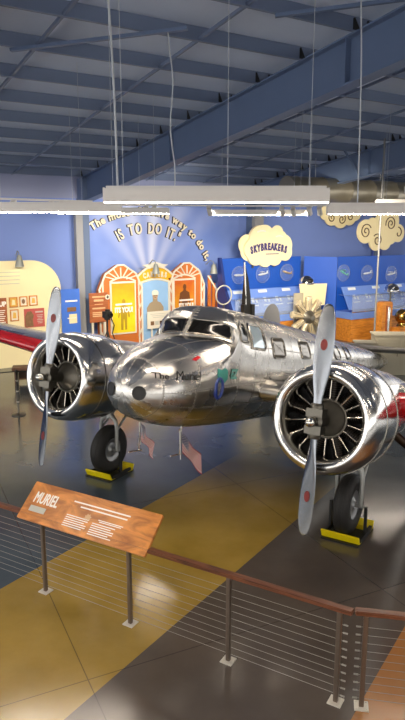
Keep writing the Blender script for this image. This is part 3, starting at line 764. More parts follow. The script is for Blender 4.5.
for (L, tt, z, m, lab, tl, bi) in PH:
    t = exhibit('porthole_display', lab, 'porthole display', L, tt, 'round model-aircraft portholes on the blue cases', z)
    R_ = .31; mb = MB(); mb.tube([(R_*cos(a), -.02, R_*sin(a)) for a in [2*PI*i/32 for i in range(32)]], .022, 8, True); mb.build('rim', M['acrylic'], t)
    mb = MB(); mb.grid(lambda u, v: Vector((R_*u*cos(2*PI*v), -.02-.16*math.sqrt(max(0, 1-u*u)), R_*u*sin(2*PI*v))), 6, 28, True); mb.build('dome', M['acrylic'], t)
    mb = MB(); model_plane(mb, 1.3, tl, bi); mb.build('model_aircraft', M[m], t, 30)
# cloud sign
def cloud_outline(circs, n=160):
    """union of circles, traced radially from the middle"""
    cx = sum(c[0] for c in circs)/len(circs); cz = sum(c[1] for c in circs)/len(circs); out = []
    for i in range(n):
        a = 2*PI*i/n; dx, dz = cos(a), sin(a); best = 0
        for (x, z, r) in circs:
            ox, oz = cx-x, cz-z; b = ox*dx+oz*dz; c = ox*ox+oz*oz-r*r; D = b*b-c
            if D > 0: best = max(best, -b+math.sqrt(D))
        out.append((cx+best*dx, cz+best*dz))
    return out
t = exhibit('cloud_sign', 'cream cloud-shaped sign reading SKYBREAKERS above the blue case', 'sign', 6.58, 1.62)
back = cloud_outline([(-.80, 3.66, .36), (-.70, 3.42, .36), (-.4, 3.5, .4)]); mb = MB(); mb.prism(back, .028, Matrix.Translation((0, .12, 0))); mb.build('rear_puff', M['cream_lit'], t, 0)
back = cloud_outline([(.62, 4.05, .30), (.8, 3.85, .3), (.4, 3.8, .3)]); mb = MB(); mb.prism(back, .028, Matrix.Translation((0, .12, 0))); mb.build('rear_puff', M['cream_lit'], t, 0)
fc = cloud_outline([(-.25, 3.85, .50), (-.05, 3.95, .42), (.32, 3.75, .48), (.85, 3.6, .42), (.95, 3.35, .32), (.45, 3.2, .34), (0, 3.18, .36), (-.45, 3.25, .36), (-.62, 3.5, .36)]); mb = MB(); mb.prism(fc, .12); mb.build('front_cloud', M['cream_lit'], t, 0)
mb = MB()
for i, ch in enumerate('SKYBREAKERS'):
    k = (i-5)/5; put_text(mb, ch, .14+.80*k, -.015, 3.54-.12*k*k+.02, .35, .01, .62, -.16*k, 0, 'CENTER', .02)
mb.build('lettering', M['violet_ink'], t, 0)
mb = MB(); mb.box((.3, -.008, 3.30), (.62, .008, .03)); mb.build('text_line', M['violet_ink'], t, 0)
mb = MB()
for (cx, cz, r, a0, a1) in ((-.2, 3.95, .34, 1.0, 2.3), (.62, 3.78, .3, .9, 2.2)):
    mb.tube([(cx+r*cos(a0+(a1-a0)*i/8), -.01, cz+r*.6*sin(a0+(a1-a0)*i/8)) for i in range(9)], [.01]+[.03]*7+[.01], 8)
mb.build('highlight_stroke', M['white'], t)
for s in (-.5, .5):
    mb = MB(); mb.box((s, .136, 3.1), (.08, .026, .6)); mb.build('support_post', M['steel'], t, 0)
# hanging clouds with spirals
def spiral(mb, cx, cz, r, turns=1.9, hand=1, a0=0, w=.02, y=-.012):
    pts = []
    for i in range(34):
        k = i/33; a = a0+hand*turns*2*PI*k; rr = r*(1-.86*k); pts.append((cx+rr*cos(a), y, cz+rr*sin(a)))
    mb.tube(pts, w, 6)
t = exhibit('cut_out_cloud', 'large cream cut-out cloud with spiral cuts hanging at the right', 'hanging cloud', 11.5, 2.7)
mb = MB(); mb.prism(cloud_outline([(-.85, 4.12, .46), (-.25, 3.75, .38), (.1, 4.35, .52), (.5, 4.55, .5), (.55, 4.0, .4), (1.0, 4.05, .36), (.25, 3.75, .36), (-.5, 4.35, .3)]), .06); mb.build('cloud_panel', M['cream'], t, 0)
for q in ((-.86, 4.12, .30, 1.7, 1, .5), (-.2, 3.78, .26, 1.6, -1, 2.5), (.52, 4.42, .30, 1.8, -1, 3.4), (.98, 4.05, .24, .8, -1, 1.6)):
    mb = MB(); spiral(mb, *q); mb.build('spiral_cut', M['brown_dark'], t)
for s in (-.28, .18):
    mb = MB(); mb.box((s, .13, 3.78), (.07, .07, 1.22)); mb.build('support_post', M['deep_blue'], t, 0)
t = exhibit('cut_out_cloud', 'smaller cream cut-out cloud partly hidden behind the right-hand pendant light', 'hanging cloud', 10.75, 1.2)
mb = MB(); mb.prism(cloud_outline([(-.5, 4.72, .38), (0, 4.66, .42), (.5, 4.74, .38), (.85, 4.85, .3), (-.85, 4.85, .28)]), .06); mb.build('cloud_panel', M['cream'], t, 0)
for q in ((-.5, 4.66, .22, 1.6, 1, .5), (.05, 4.6, .24, 1.6, -1, 2.5), (.55, 4.7, .2, 1.4, 1, .3)):
    mb = MB(); spiral(mb, *q); mb.build('spiral_cut', M['brown_dark'], t)
for s in (-.6, .6):
    mb = MB(); mb.tube([(s, .03, 4.9), (s, .03, roofz(1.2)-.1)], .012, 6); mb.build('hanger_wire', M['wire'], t)
# hoop on stand, tall dark spire
t = exhibit('ring_stand', 'pale ring on a thin stand left of the blue case', 'ring', 4.30, 2.2)
mb = MB(); mb.tube([(.33*cos(a), 0, 1.95+.33*sin(a)) for a in [2*PI*i/32 for i in range(32)]], .024, 8, True); mb.build('ring', M['pale_grey'], t)
mb = MB(); mb.tube([(0, 0, .02), (0, 0, 1.62)], .03, 8); mb.lathe([(0, 0), (0, .22), (.02, .22), (.05, .04)], n=20); mb.build('stand', M['steel'], t)
t = exhibit('spire', 'tall dark pointed fin-like spire rising behind the cockpit roof', 'sculpture', 4.85, 2.75)
mb = MB(); mb.add([(-.13, -.12, .06), (.17, -.12, .06), (.17, .12, .06), (-.13, .12, .06), (-.10, -.09, 1.9), (.15, -.08, 1.9), (.15, .08, 1.9), (-.10, .09, 1.9), (-.07, -.05, 2.5), (.08, -.04, 2.5), (.08, .04, 2.5), (-.07, .05, 2.5), (-.11, -.01, 3.13), (-.08, -.01, 3.13), (-.08, .01, 3.13), (-.11, .01, 3.13)],
    [(0,3,2,1)]+[(4*k+i, 4*k+(i+1) % 4, 4*k+4+(i+1) % 4, 4*k+4+i) for k in range(3) for i in range(4)]+[(12,13,14,15)]); mb.build('blade', M['black'], t, 0)
mb = MB(); mb.bar((-.02, -.15, .1), (-.09, -.02, 3.1), .05, .03, (0, 1, 0)); mb.build('edge_strip', M['bright'], t, 0)
for s in (-1, 1):
    mb = MB(); mb.box((.02+s*.17, -.1, .85), (.12, .2, 1.6)); mb.build('side_block', M['black'], t, 0)
mb = MB(); mb.box((.02, 0, .03), (.6, .5, .06)); mb.build('base', M['black'], t, 0)

# radial engine exhibit
def radial_engine(parent, mcase, mcyl, r0, r1, thick, ncyl=9, a0=PI/2, pos=(0, 0, 0), ax=(0, -1, 0), rods=None, cyl_r=.10):
    pos = Vector(pos); ax = Vector(ax).normalized(); ref = Vector((0, 0, 1)); x = ax.cross(ref).normalized(); y = x.cross(ax)
    mb = MB(); mb.lathe([(-thick, 0), (-thick, r0*.95), (thick*.5, r0), (thick*.9, r0*.75), (thick*1.6, r0*.42), (thick*2.0, r0*.36), (thick*2.0, 0)], pos, ax, 28); e = mb.build('crankcase', mcase, parent)
    for k in range(ncyl):
        a = a0+2*PI*k/ncyl; d = x*cos(a)+y*sin(a)
        prof = [(r0*.9, cyl_r*.75)]; n = 9
        for i in range(n):
            rr = r0+(r1-r0)*.72*i/n; st = (r1-r0)*.72/n
            prof += [(rr, cyl_r), (rr+st*.45, cyl_r), (rr+st*.5, cyl_r*.8), (rr+st*.95, cyl_r*.8)]
        prof += [(r0+(r1-r0)*.72, cyl_r*1.08), (r1*.97, cyl_r*1.0), (r1, cyl_r*.6), (r1, 0)]
        mb = MB(); mb.lathe(prof, pos, d, 14)
        tdir = ax.cross(d)
        for s in (-1, 1): mb.sphere(pos+d*(r1*.95)+tdir*s*cyl_r*.75+ax*cyl_r*.3, cyl_r*.42, 8, 6)
        mb.build('cylinder', mcyl, e)
    if rods:
        for k in range(ncyl):
            a = a0+2*PI*k/ncyl; d = x*cos(a)+y*sin(a); tdir = ax.cross(d)
            mb = MB()
            for s in (-1, 1): mb.tube([pos+d*r0*.85+tdir*s*.03+ax*thick*.9, pos+d*r1*.95+tdir*s*cyl_r*.75+ax*cyl_r*.9], .0095, 6)
            mb.build('pushrods', rods, e)
    return e
t = exhibit('radial_engine', 'tan radial aircraft engine on a stand in front of the blue cases', 'engine', 7.06, 3.5)
radial_engine(t, M['engine_grey'], M['engine_tan'], .26, .74, .16, 9, PI/2, (0, 0, 1.12), (-.1, -1, 0), M['rod'], .115)
mb = MB()
for s in (-1, 1): mb.bar((s*.38, .35, .03), (s*.2, .3, 1.0), .07, .07, (0, 1, 0)); mb.bar((s*.38, -.45, .04), (s*.38, .5, .04), .07, .08)
mb.bar((-.4, .3, .06), (.4, .3, .06), .07, .07); mb.bar((-.25, .25, 1.12), (.25, .25, 1.12), .1, .3); mb.build('stand', M['steel'], t, 0)
mb = MB(); mb.prism([(-.18, .55), (.18, .55), (.22, 1.95), (-.2, 1.95)], .06, Matrix.Translation((-.08, .42, 0))); mb.build('rear_plate', M['crate'], t, 0)
# slanted cream board, chrome domes
t = exhibit('reading_board', 'blank cream board standing behind the radial engine', 'board', 7.92, 3.05)
mb = MB(); mb.prism([(-.60, 1.42), (.50, 1.42), (.66, 2.22), (-.68, 2.26)], .05, Matrix.Rotation(-.1, 4, 'X')); mb.build('board', M['cream'], t, 0)
mb = MB(); mb.box((0, .12, .75), (.5, .1, 1.5)); mb.build('pedestal', M['crate'], t, 0)
for (L, tt, z, lab) in ((7.75, 2.6, 2.26, 'small chrome dome with a dark pod behind the cream board'), (11.1, 3.75, 1.90, 'small chrome dome with a dark pod at the right edge')):
    t = exhibit('mirror_dome', lab, 'dome', L, tt, 'chrome domes with dark pods')
    mb = MB(); mb.grid(lambda u, v: Vector((.27*cos(PI*v)*cos(PI*u-PI/2), .27*cos(PI*u-PI/2)*0+.27*sin(PI*u)*0-.27*cos(PI*v)*0+ (u-.5)*.2, z+.27*sin(PI*v))), 4, 18); 
    mb = MB(); mb.lathe([(.0, .28), (.1, .265), (.19, .2), (.25, .1), (.27, 0)], (0, 0, z), (0, 0, 1), 24); mb.lathe([(-.05, .3), (0, .3), (0, .28)], (0, 0, z), (0, 0, 1), 24); mb.build('dome', M['chrome'], t)
    mb = MB(); mb.sphere((0, -.18, z+.07), .13, 14, 8, (1.2, 1, .7)); mb.build('pod', M['black'], t)
    mb = MB(); mb.tube([(0, .05, 0.01), (0, .05, z-.04)], .035, 8); mb.lathe([(0, .2), (.02, .2), (.03, .03)], (0, .05, 0), n=16); mb.build('stand', M['steel'], t)
# wooden instrument frame, brass sphere, blue ball
t = exhibit('instrument_case', 'upright orange wooden case holding a tall pale instrument', 'case', 10.30, 4.3)
mb = MB(); out = rrect(-.27, 0, .27, 1.55, .12, 5, (0, 1, 1, 0)); mb.prism(out, .3); mb.build('case_body', M['orange_wood'], t, 0)
mb = MB(); mb.box((.02, -.015, .85), (.2, .03, 1.1)); mb.build('recess', M['brown'], t, 0)
mb = MB(); mb.tube([(.02, -.05, .3), (.02, -.05, 1.25), (.02, -.05, 1.38)], [.05, .06, .02], 10); mb.build('instrument', M['bright'], t)
t = exhibit('brass_sphere', 'brass sphere instrument on a wooden plinth at the right edge', 'instrument', 11.15, 4.3)
mb = MB(); mb.sphere((0, 0, .94), .28, 24, 14); mb.lathe([(-.02, .30), (.02, .30), (.02, .285), (-.02, .285), (-.02, .30)], (0, 0, .94), (.5, -1, .2), 32); mb.build('sphere', M['brass'], t)
mb = MB(); mb.sphere((-.10, -.25, .99), .10, 14, 8, (1, .4, 1.2)); mb.build('port', M['soot'], t)
mb = MB(); mb.box((0, 0, .28), (1.0, .7, .50)); mb.box((0, 0, .55), (1.05, .75, .05)); mb.build('plinth', M['orange_wood'], t, 0)
mb = MB(); mb.lathe([(.575, .22), (.66, .16), (.70, .16)], n=20); mb.build('foot_ring', M['brass'], t)
# taupe cabinets behind the port wing
for (X, Y, w, d, h, lab, col_) in ((6.15, 18.7, 2.2, .6, 1.16, 'wide taupe cabinet with panelled doors behind the tail at the right', 'crate'), (4.72, 18.35, .55, .5, .98, 'narrow taupe locker standing left of the wide cabinet', 'crate')):
    t = thing('cabinet', lab, 'cabinet', (X, Y, 0), -.06)
    mb = MB(); mb.box((0, 0, h/2), (w, d, h)); mb.build('body', M[col_], t, 0, bevel=.01)
    n = 3 if w > 1 else 1
    for k in range(n):
        cw = w/n; x = -w/2+cw*(k+.5)
        mb = MB(); mb.box((x, -d/2-.012, h/2), (cw-.08, .025, h-.16)); dr = mb.build('door', M[col_], t, 0, bevel=.006)
        mb = MB(); mb.box((x, -d/2-.028, h/2), (cw-.22, .012, h-.34)); mb.build('door_panel', M[col_], dr, 0, bevel=.004)
        mb = MB(); mb.box((x+cw/2-.08, -d/2-.03, h*.55), (.02, .025, .14)); mb.build('handle', M['steel'], dr, 0)
    mb = MB(); mb.box((0, 0, h+.02), (w+.08, d+.06, .04)); mb.build('worktop', M['crate'], t, 0)

# stanchion with rope and low brown bench under the far wing
t = thing('barrier_post', 'slim grey barrier post with dark rope beyond the left propeller', 'barrier', (-4.25, 14.3, 0))
mb = MB(); mb.lathe([(0, 0), (0, .16), (.02, .16), (.04, .03), (.05, .022), (1.0, .022), (1.02, .035), (1.06, .035), (1.08, 0)], n=16); mb.build('post', M['steel'], t)
mb = MB()
for z in (.3, .55, .8): mb.lathe([(0, .028), (.03, .028)], (0, 0, z), (0, 0, 1), 12)
mb.build('clamp', M['plate'], t)
mb = MB(); mb.tube([(-1.6, -.4, 1.02), (-.8, -.2, 1.0), (0, 0, 1.03), (.7, .15, .99), (1.4, .3, 1.0)], .014, 8); mb.build('rope', M['black'], t)
t = thing('bench', 'dark brown low bench under the far wing', 'bench', (-4.6, 17.4, 0), .2)
mb = MB(); mb.box((0, 0, .46), (1.3, .42, .08)); mb.build('seat', M['brown_dark'], t, 0, bevel=.01)
for s in (-1, 1):
    mb = MB(); mb.box((s*.55, 0, .21), (.08, .38, .42)); mb.build('leg', M['brown_dark'], t, 0)
mb = MB(); mb.box((0, .18, .24), (1.0, .04, .3)); mb.build('apron', M['brown_dark'], t, 0)

# ------------------------------------------------------------------ the aeroplane
TH, TILT, HZ = .555, .174, 2.005
hv = Vector((-sin(TH), -cos(TH), 0)); latv = Vector((cos(TH), -sin(TH), 0)); upv = Vector((0, 0, 1))
fwv = hv*cos(TILT)+upv*sin(TILT); uv_ = upv*cos(TILT)-hv*sin(TILT)
G0 = Vector((-.506, 8.381, 0))
PM = Matrix.Identity(4)
for i in range(3):
    PM[i][0] = latv[i]; PM[i][1] = -fwv[i]; PM[i][2] = uv_[i]; PM[i][3] = G0[i]
AP = thing('airplane', 'polished silver twin-engined propeller airplane with tail down in the middle of the hall', 'airplane', M=PM)
SHIFT = Matrix.Translation((0, -HZ*sin(TILT), HZ*cos(TILT)))       # model origin = midpoint between the two propeller hubs
def part(name, mb, m, parent=AP, **k): return mb.build(name, m, parent, M=SHIFT, **k)
def LW(a, y, z):   # level coordinates (lateral, horizontally aft, height above floor) -> model coordinates
    b = y*cos(TILT)-z*sin(TILT)+HZ*sin(TILT); c = z*cos(TILT)+y*sin(TILT)-HZ*cos(TILT)
    return Vector((a, b, c))
TOP = Pchip([-.925, -.915, -.885, -.82, -.71, -.54, -.3, -.05, .15, .30], [.10, .185, .275, .39, .51, .625, .73, .80, .832, .843])
TOP2 = Pchip([.46, .56, .68, .85, 1.7, 3.0, 6.1, 9.0, 10.4, 10.75], [1.085, 1.19, 1.26, 1.28, 1.255, 1.165, .95, .74, .60, .46])
def top(s):
    if s <= .30: return TOP(s)
    if s < .46: return .843+(s-.30)/.16*(1.085-.843)
    return TOP2(s)
BOT = Pchip([-.925, -.915, -.885, -.82, -.71, -.54, -.3, 0, .5, 2, 4, 6, 8.5, 10.4, 10.75], [.10, .015, -.06, -.135, -.215, -.285, -.345, -.395, -.44, -.47, -.46, -.25, .12, .38, .44])
WID = Pchip([-.925, -.915, -.885, -.82, -.71, -.54, -.3, 0, .5, 1.5, 3, 5, 7, 9, 10.4, 10.75], [0, .10, .20, .32, .43, .54, .62, .67, .715, .74, .74, .68, .52, .32, .12, .03])
MID = Pchip([-.925, -.5, 0, 1, 3, 6, 9, 10.75], [.10, .14, .18, .24, .27, .36, .44, .45])
NTOP = Pchip([-.925, -.5, -.1, .12, .30, .48, .62, .82, 1.5, 3, 6, 10.75], [2.0, 2.15, 2.7, 3.6, 5.8, 5.4, 4.0, 3.1, 2.7, 2.5, 2.2, 2.0])
SWP = Pchip([-.5, 0, .30, .46, .7, 1.0, 11], [0, .28, .55, .34, .10, 0, 0])
def fus(s, ph):
    c_, s_ = cos(ph), sin(ph); t, bo, w, mi = top(s), BOT(s), WID(s), MID(s)
    mi = min(max(mi, bo+.3*(t-bo)), bo+.7*(t-bo)); n = NTOP(s) if s_ > 0 else 2.2
    a = w*math.copysign(abs(c_)**(2/n), c_); h = (t-mi) if s_ > 0 else (mi-bo)
    c = mi+h*math.copysign(abs(s_)**(2/n), s_)
    g = min(1, max(0, (s_+.0)/.55)); g = g*g*(3-2*g)
    return Vector((a, s+SWP(s)*abs(a)*g, c))
def fnorm(s, ph):
    e = 1e-3; du = fus(s+e, ph)-fus(s-e, ph); dv = fus(s, ph+e)-fus(s, ph-e); n = dv.cross(du)
    n.normalize(); 
    if n.dot(fus(s, ph)-Vector((0, s, MID(s)))) < 0: n = -n
    return n
def phi_side(s, c, sg):
    t, bo, mi = top(s), BOT(s), MID(s)
    if c >= mi: k = min(.9999, (c-mi)/(t-mi))**(NTOP(s)/2); ph = math.asin(k)
    else: k = min(.9999, (mi-c)/(mi-bo))**(2.2/2); ph = -math.asin(k)
    return ph if sg > 0 else PI-ph
def side_pt(b, c, sg, off=.006):
    s = b
    for _ in range(25):
        ph = phi_side(s, c, sg); q = fus(s, ph); s += (b-q.y)*.8
    return fus(s, ph)+fnorm(s, ph)*off
def top_pt(s, a, off=.006):
    k = min(.9999, abs(a)/WID(s))**(NTOP(s)/2); ph = math.acos(k) if a >= 0 else PI-math.acos(k)
    return fus(s, ph)+fnorm(s, ph)*off
def patch(mb, out, fn, rings=5):
    n = len(out); cx = sum(p[0] for p in out)/n; cy = sum(p[1] for p in out)/n
    vs = [fn(cx, cy)]; fs = []
    for r in range(1, rings+1):
        for (x, y) in out: vs.append(fn(cx+(x-cx)*r/rings, cy+(y-cy)*r/rings))
    for i in range(n): fs.append((0, 1+i, 1+(i+1) % n))
    for r in range(1, rings):
        o0 = 1+(r-1)*n; o1 = 1+r*n
        for i in range(n): fs.append((o0+i, o1+i, o1+(i+1) % n, o0+(i+1) % n))
    return mb.add(vs, fs)
ss = sorted(set([-.925, -.924, -.9215, -.917, -.910, -.90, -.885, -.87]+[round(-.86+.05*i, 3) for i in range(24)]+[.30, .34, .38, .42, .46, .48, .51, .54, .57, .6]+[round(.65+.08*i, 3) for i in range(12)]+[1.6+.2*i for i in range(8)]+[3.2+.4*i for i in range(18)]+[10.4, 10.6, 10.75]))
NV = 72
mb = MB(); vs = []; uvs = []
for s in ss:
    for j in range(NV+1): vs.append(fus(s, 2*PI*j/NV)); uvs.append((s, j/NV))
fs = [(i*(NV+1)+j, i*(NV+1)+j+1, (i+1)*(NV+1)+j+1, (i+1)*(NV+1)+j) for i in range(len(ss)-1) for j in range(NV)]
mb.add(vs, fs, uvs)
FU = part('fuselage', mb, M['skin'], smooth=22)
def frame_tube(out, fn, r, name, m, parent):
    mb = MB(); pts = []
    for i, p in enumerate(out):
        q = out[(i+1) % len(out)]
        d = math.hypot(q[0]-p[0], q[1]-p[1]); k = max(1, int(d/.06))
        pts += [fn(p[0]+(q[0]-p[0])*j/k, p[1]+(q[1]-p[1])*j/k) for j in range(k)]
    mb.tube(pts, r, 8, True); return part(name, mb, m, parent)
def window(name, out, fn, glass, fr=.014):
    mb = MB(); patch(mb, out, fn); w = part(name, mb, glass, AP); frame_tube(out, fn, fr, 'window_frame', M['frame_metal'], w); return w
# windshield: two swept panes and the centre post
for sg in (1, -1):
    out = [(.325, sg*.035), (.32, sg*.30), (.32, sg*.54), (.335, sg*.575), (.40, sg*.575), (.445, sg*.55), (.452, sg*.28), (.452, sg*.05)]
    window('windshield_pane', out, lambda s, a: top_pt(s, a, .005), M['glass_dark'], .013)
    # cockpit side window, sliding window, cabin windows
    window('cockpit_side_window', [(.72, .83), (.95, .81), (.97, .85), (.96, 1.02), (.90, 1.07), (.77, 1.07), (.72, 1.02)], lambda b, c, sg=sg: side_pt(b, c, sg), M['glass_dark'])
    w = window('sliding_window', [(1.06, .74), (1.46, .72), (1.51, .76), (1.50, 1.00), (1.45, 1.05), (1.10, 1.07), (1.06, 1.03)], lambda b, c, sg=sg: side_pt(b, c, sg), M['glass_reflection'], .02)
    for b0 in (1.78, 2.88, 3.80, 4.66, 5.45):
        k = 1-(b0-2)*.06; z0 = .62-(b0-2)*.012; hw = .215*k; hh = .15*k
        out = [(b0+.22+x, z0+.13+y) for x, y in rrect(-hw, -hh, hw, hh, .06, 3)]
        window('cabin_window', out, lambda b, c, sg=sg: side_pt(b, c, sg), M['glass_cabin'])
# landing lights in the nose
for (b, c, sg) in ((-.86, .10, 1), (-.86, .10, -1)):
    out = [(.085*cos(2*PI*i/20), .085*sin(2*PI*i/20)) for i in range(20)]
    s0 = -.878; ph = .02 if sg > 0 else PI-.02; ctr = fus(s0, ph)
    nn = fnorm(s0, ph)
    mb = MB(); mb.lathe([(.004, .088), (.012, .088), (.012, .078), (.006, .074), (.006, 0)], ctr, nn, 22); lt = part('landing_light', mb, M['black'])
# nose lettering, emblem
def on_side(txt, b0, c0, size, m, name, sx=1, shear=.3, off=.016, bold=.004, rot=0):
    vs, fs = text_mesh(txt, size, 0, sx, shear, 'CENTER', bold); mb = MB()
    bm = bmesh.new(); bv = [bm.verts.new(v) for v in vs]
    for f in fs:
        try: bm.faces.new([bv[i] for i in f])
        except ValueError: pass
    bmesh.ops.triangulate(bm, faces=bm.faces, ngon_method='EAR_CLIP'); bm.verts.index_update()
    vs = [v.co.copy() for v in bm.verts]; fs = [tuple(v.index for v in f.verts) for f in bm.faces]; bm.free()
    pts = []
    for v in vs:
        x = v.x*cos(rot)-v.y*sin(rot); y = v.x*sin(rot)+v.y*cos(rot); pts.append(side_pt(b0+x, c0+y, 1, off))
    mb.add(pts, fs); return part(name, mb, m, AP, smooth=0)
on_side('The', -.70, .33, .10, M['ink'], 'nose_lettering', .95, .3, .011, .001); on_side('Muriel', -.36, .345, .155, M['ink'], 'nose_lettering', .95, .25, .011, 0)
mb = MB(); patch(mb, [(.16, .35), (.20, .27), (.32, .25), (.40, .31), (.39, .43), (.32, .46), (.26, .43), (.18, .45)], lambda b, c: side_pt(b, c, 1, .007), 4); em = part('emblem', mb, M['teal'])
on_side('EZ', .54, .37, .17, M['teal'], 'emblem_lettering', .8, .2, .011, .01)
mb = MB(); mb.tube([side_pt(.22+.075*cos(2*PI*i/20), .19+.13*sin(2*PI*i/20), 1, .004) for i in range(20)], .024, 6, True); part('emblem_ring', mb, M['navy'])
mb = MB(); patch(mb, [(-.22, .55), (-.17, .53), (-.06, .58), (-.10, .60)], lambda b, c: side_pt(b, c, 1, .007), 3); part('red_flash', mb, M['red'])
# wings
def af(xc):  # half thickness (18 %)
    return 5*.19*(.2969*math.sqrt(xc)-.126*xc-.3516*xc**2+.2843*xc**3-.1036*xc**4)
def wing_sec(sg, a):
    a_ = abs(a)
    if a_ <= 2.16: le, ch, cz = 1.42, 2.95, .10
    else:
        k = (a_-2.16)/(8.38-2.16); le = 1.42+.75*k; ch = 2.95-1.55*k; cz = .10+.085*(a_-2.16)
    return le, ch, cz
def wing_pt(sg, a, t, tipk=1.0, off=0):
    """t in 0..1 runs trailing edge - upper - leading edge - lower - trailing edge"""
    le, ch, cz = wing_sec(sg, a)
    k = cos(2*PI*t); xc = (1+k)/2; y = af(xc)*ch*(1 if t < .5 else -.85); y += .02*ch*4*xc*(1-xc)*.6
    if tipk < 1: mid = le+ch*.45; return Vector((sg*a, mid+(le+xc*ch-mid)*tipk, cz+y*tipk))
    return Vector((sg*a, le+xc*ch, cz+y))
for sg in (1, -1):
    aa = [.45, .8, 1.2, 1.6, 2.16, 2.8, 3.6, 4.6, 5.6, 6.6, 7.4, 7.9]; secs = [(a, 1.0) for a in aa]+[(8.15, .93), (8.3, .75), (8.38, .45), (8.4, .05)]
    mb = MB(); N = 48; vs = []; uvs = []
    for a, k in secs:
        for j in range(N+1): vs.append(wing_pt(sg, a, j/N, k)); uvs.append((a*1.0, j/N*1.6))
    fs = [(i*(N+1)+j, i*(N+1)+j+1, (i+1)*(N+1)+j+1, (i+1)*(N+1)+j) for i in range(len(secs)-1) for j in range(N)]
    mb.add(vs, fs, uvs); wg = part('wing', mb, M['skin'], smooth=35)
    def le_fn(u, v):
        a = 2.66+(7.9-2.66)*u; t = .415+.235*v
        le, ch, cz = wing_sec(sg, a); q = wing_pt(sg, a, t); c0 = Vector((sg*a, le+.25*ch, cz+.01)); d = (q-c0); return q+d.normalized()*.008
    mb = MB(); mb.grid(le_fn, 24, 14); part('leading_edge', mb, M['red'], wg)
# fillet between wing root and fuselage (bright strip)
# nacelles, engines, propellers, gear
def blade_mb(base_rot):
    mb = MB()
    R_ = [.12, .20, .30, .42, .55, .70, .85, 1.0, 1.15, 1.27, 1.34, 1.37, 1.378]
    CH = [.11, .11, .12, .155, .19, .215, .225, .22, .20, .165, .12, .07, .02]
    TK = [.11, .105, .085, .06, .045, .036, .029, .024, .019, .015, .012, .010, .006]
    BE = [38, 38, 36, 32, 27, 23, 20, 18, 16, 15, 14.5, 14, 14]
    n = 20; vs = []
    for r, c, t, b in zip(R_, CH, TK, BE):
        b = math.radians(b)
        for k in range(n):
            a = 2*PI*k/n; x = c/2*cos(a); y = t/2*sin(a)*(1 if sin(a) > 0 else .6)
            vs.append(Vector((x*cos(b)-y*sin(b), x*sin(b)+y*cos(b), r)))
    fs = [(i*n+k, i*n+(k+1) % n, (i+1)*n+(k+1) % n, (i+1)*n+k) for i in range(len(R_)-1) for k in range(n)]+[tuple(range(n))[::-1], tuple((len(R_)-1)*n+k for k in range(n))]
    Rm = Matrix.Rotation(base_rot, 4, 'Y'); mb.add([Rm @ v for v in vs], fs); return mb
